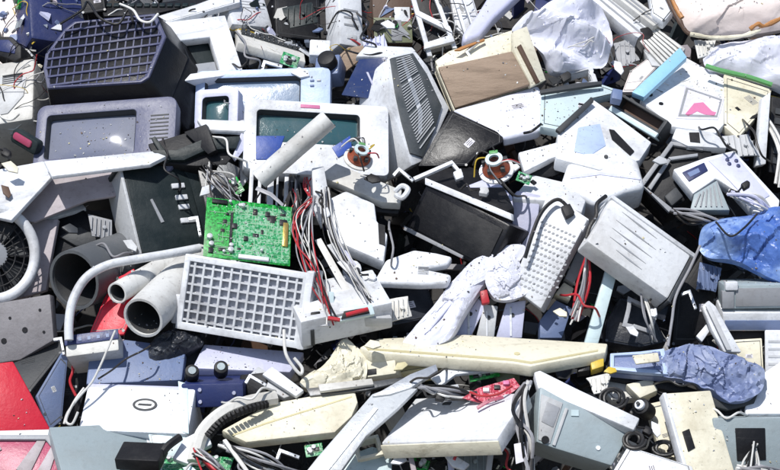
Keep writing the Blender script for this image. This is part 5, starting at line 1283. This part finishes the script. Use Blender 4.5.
for a in (
 ('shell', 'broken charcoal shell on the black amplifier box', [(282, 8), (312, 2), (318, 22), (290, 28)], .05, (0, 30), BGREEN),
 ('shell', 'broken lavender shell between carton and tall white scanner', [(362, 40), (384, 34), (388, 48), (366, 54)], .10, (5, 45), LAV),
 ('frame', 'broken white bezel frame in the dark hollow under the white bag', [(560, 74), (592, 66), (598, 82), (566, 88)], .09, (0, 45), WHITE),
 ('shell', 'broken grey shell in the dark hollow left of the ribbed block', [(610, 44), (630, 38), (640, 60), (618, 70)], .0, (-10, 30), GREY),
 ('shell', 'broken pale shell under the peach sack', [(694, 40), (716, 40), (712, 54), (698, 58)], .06, (0, 35), OFFW),
 ('frame', 'broken black frame right of the cream sheet metal panel', [(742, 120), (760, 112), (760, 140), (744, 150)], .12, (10, 30), BLACK),
 ('shell', 'broken grey shell behind the lavender desk telephone', [(722, 136), (748, 134), (760, 156), (738, 158)], .16, (10, 40), LGREY),
 ('shell', 'broken slate shell in the hollow under the blue bag', [(700, 262), (722, 268), (716, 292), (696, 290)], .20, (10, 20), SLATE),
 ('frame', 'broken grey frame in the hollow under the slitted case', [(628, 296), (660, 306), (652, 334), (622, 326)], .25, (-5, 15), GREY),
 ('shell', 'broken off white shell below the white swooping cover', [(384, 300), (408, 296), (412, 316), (390, 322)], .27, (5, 25), OFFW),
 ('shell', 'broken grey shell in front of the open drive housing', [(88, 214), (112, 220), (112, 242), (92, 236)], .16, (10, 20), GREY),
 ('frame', 'broken cream frame below the silver metal strip', [(352, 440), (378, 434), (384, 454), (358, 460)], .26, (0, 40), CREAM),
 ('shell', 'broken teal shell in the dark under the white flat scanner', [(452, 452), (486, 450), (490, 472), (458, 476)], .22, (0, 30), TEAL),
 ('shell', 'broken off white shell behind the white top edge of the grey case', [(586, 378), (612, 372), (606, 392), (594, 394)], .27, (0, 40), OFFW),
 ('frame', 'broken dark frame above the white case at the right edge', [(740, 384), (760, 372), (756, 398), (742, 404)], .25, (5, 20), DGREY),
 ('shell', 'broken pale grey shell left of the red circuit board', [(432, 388), (458, 384), (462, 396), (440, 402)], .315, (0, 45), LGREY),
 ('shell', 'broken dark shell between wide dark pipe and red sheet', [(100, 300), (112, 274), (126, 262), (118, 284)], .20, (-10, 25), DGREY),
): broken(*a)
f, q = P([(118, 172), (134, 158), (150, 164), (168, 148), (182, 156), (206, 150), (216, 172), (208, 190), (220, 208), (206, 222), (212, 250), (186, 246), (172, 258), (142, 252)], .175, (14, 16))
tag(MB().prism(q, -.03, 0).build('shell', BGREEN, None, f.M, .002), 'jagged charcoal shell standing behind the black printer with white ports', 'shell')

# ================================================================== crumbs, shards and wires that nobody could count, found where they come to rest
bpy.context.view_layer.update()
DG = bpy.context.evaluated_depsgraph_get()
NS = Vector(np.cross(RT, sl)); NS = NS if NS.z > 0 else -NS           # out of the heap's slope
def settle(rnd, lo=-30, hi=810, tilt=.35):
    """where a thing dropped on the heap first touches something: point, normal, how deep below the mean surface"""
    px, py = rnd.uniform(lo, hi), rnd.uniform(-25, 500)
    dr = -(NS+Vector((rnd.gauss(0, tilt), rnd.gauss(0, tilt), rnd.gauss(0, tilt)))).normalized()
    o = Vector(pt(px, py, 0))-dr*1.2
    ok, loc, nor, idx, ob, m = scene.ray_cast(DG, o, dr)
    if not ok: return None
    if nor.dot(dr) > 0: nor = -nor
    return loc, nor, (loc-Vector(S0)).dot(NS), ob
def scatter(name, cols, n, seed, smin, smax, deep, thick, flat=.5):
    rnd = random.Random(seed); mb = MB(); k = 0; tries = 0
    while k < n and tries < n*12:
        tries += 1; h = settle(rnd)
        if not h: continue
        loc, nor, dep, ob = h
        if deep is not None and dep > deep: continue
        if deep is None and ob.data.materials and ob.data.materials[0].name in DARKS: continue
        if deep is None and (nor.z < .25 or ob.name.startswith('terrain') or noise.noise(loc*3.1)+.5*noise.noise(loc*9) < rnd.uniform(-.1, .55)): continue
        a = Vector((rnd.gauss(0, 1), rnd.gauss(0, 1), rnd.gauss(0, 1))); a = (a-nor*a.dot(nor)*flat).normalized(); b = nor.cross(a).normalized(); c = a.cross(b)
        s = smin+(smax-smin)*rnd.random()**2.2; w = s*rnd.uniform(.3, 1); t = min(s*.4, rnd.uniform(*thick))
        mb.mi = rnd.randrange(len(cols)); o = loc+nor*t*.4; m_ = rnd.choice((3, 4, 5)); a0 = rnd.random()*6
        poly = [(math.cos(a0+2*math.pi*i/m_)*s*.5*rnd.uniform(.6, 1.1), math.sin(a0+2*math.pi*i/m_)*w*.5*rnd.uniform(.6, 1.1)) for i in range(m_)]
        vs = [o+a*x+b*y-c*t*.5 for x, y in poly]+[o+a*x+b*y+c*t*.5 for x, y in poly]
        mb.add(vs, [list(range(m_))[::-1], list(range(m_, 2*m_))]+[[i, (i+1) % m_, m_+(i+1) % m_, m_+i] for i in range(m_)]); k += 1
    return tag(mb.build(name, cols), kind='stuff')
scatter('scrap_crumbs', [GREY, GREY, BROWN, LGREY, LGREY, OFFW, METALD, YELLOW, PINKG, SOIL, STONE], 2600, 91, .0015, .0085, None, (.001, .004))
scatter('scrap_shards', [OFFW, LGREY, BLACK, GREY, CREAM, WHITE, DGREY, SLATE, PCBG, STEEL, LAV, BGREEN, PINKG, OFFW, BLACK, DGREY, BLACK], 1000, 92, .012, .08, .0, (.002, .012), .25)
def wires(name, cols, n, seed):
    rnd = random.Random(seed); mb = MB(); k = 0; tries = 0
    while k < n and tries < n*10:
        tries += 1; h = settle(rnd)
        if not h or h[2] > .05: continue
        if h[0].x < -.2 and h[0].z > 1.42 and rnd.random() < .7: continue
        loc = h[0]; dr = Vector((rnd.gauss(0, 1), rnd.gauss(0, .5), rnd.gauss(0, .8))).normalized(); p = [loc-NS*.03]; L_ = rnd.uniform(.02, .055)
        for i in range(rnd.randint(4, 9)):
            dr = (dr+Vector((rnd.gauss(0, .55), rnd.gauss(0, .35), rnd.gauss(0, .55)))).normalized()
            q = p[-1]+dr*L_
            ok, l2, n2, *_ = scene.ray_cast(DG, q+NS*.5, -NS)
            if ok: q = q*.35+(l2+NS*.006)*.65 if (l2-q).length < .12 else q
            p.append(q)
        mb.mi = rnd.randrange(len(cols)); mb.tube([Vector(v) for v in smooth(p, 4)], rnd.choice((.001, .0012, .0016, .002, .0028)), 5); k += 1
    return tag(mb.build(name, cols), kind='stuff')
wires('loose_wires', [WIREK, WIREK, WIREW, WIREG, WIREK, WIRER, WIREW, WIREY, WIREG], 560, 93)
# ================================================================== light, camera, output
w = bpy.data.worlds.new('World'); scene.world = w; w.use_nodes = True
nt = w.node_tree; bg = nt.nodes['Background']; sky = nt.nodes.new('ShaderNodeTexSky')
sky.sky_type = 'NISHITA'; sky.sun_disc = False
SUN_EL, SUN_AZ = 64.0, -35.0         # azimuth: 0 = from behind the camera, + = from the right
dirv = Vector((math.sin(R(SUN_AZ))*math.cos(R(SUN_EL)), -math.cos(R(SUN_AZ))*math.cos(R(SUN_EL)), math.sin(R(SUN_EL))))
sky.sun_elevation = R(SUN_EL); sky.sun_rotation = math.atan2(dirv.x, dirv.y)
nt.links.new(sky.outputs[0], bg.inputs[0]); bg.inputs[1].default_value = .11
ld = bpy.data.lights.new('sun', 'SUN'); ld.energy = 4.0; ld.angle = R(.6); ld.color = (1, .98, .95)
lo = bpy.data.objects.new('sun', ld); COL.objects.link(lo); lo.rotation_euler = dirv.to_track_quat('Z', 'Y').to_euler()
lo.location = (0, -3, 6)
cd = bpy.data.cameras.new('camera'); co = bpy.data.objects.new('camera', cd); COL.objects.link(co)
co.location = Vector(CAM); co.rotation_euler = (R(90)-PITCH, 0, 0)
cd.sensor_width = 36; cd.lens = 36*FPX/780; cd.clip_end = 1000; cd.clip_start = .1
scene.camera = co
vs = scene.view_settings; vs.view_transform = 'Standard'; vs.look = 'None'; vs.gamma = 1; vs.use_curve_mapping = False; vs.exposure = .1
scene.render.film_transparent = False
scene.cycles.max_bounces = 6
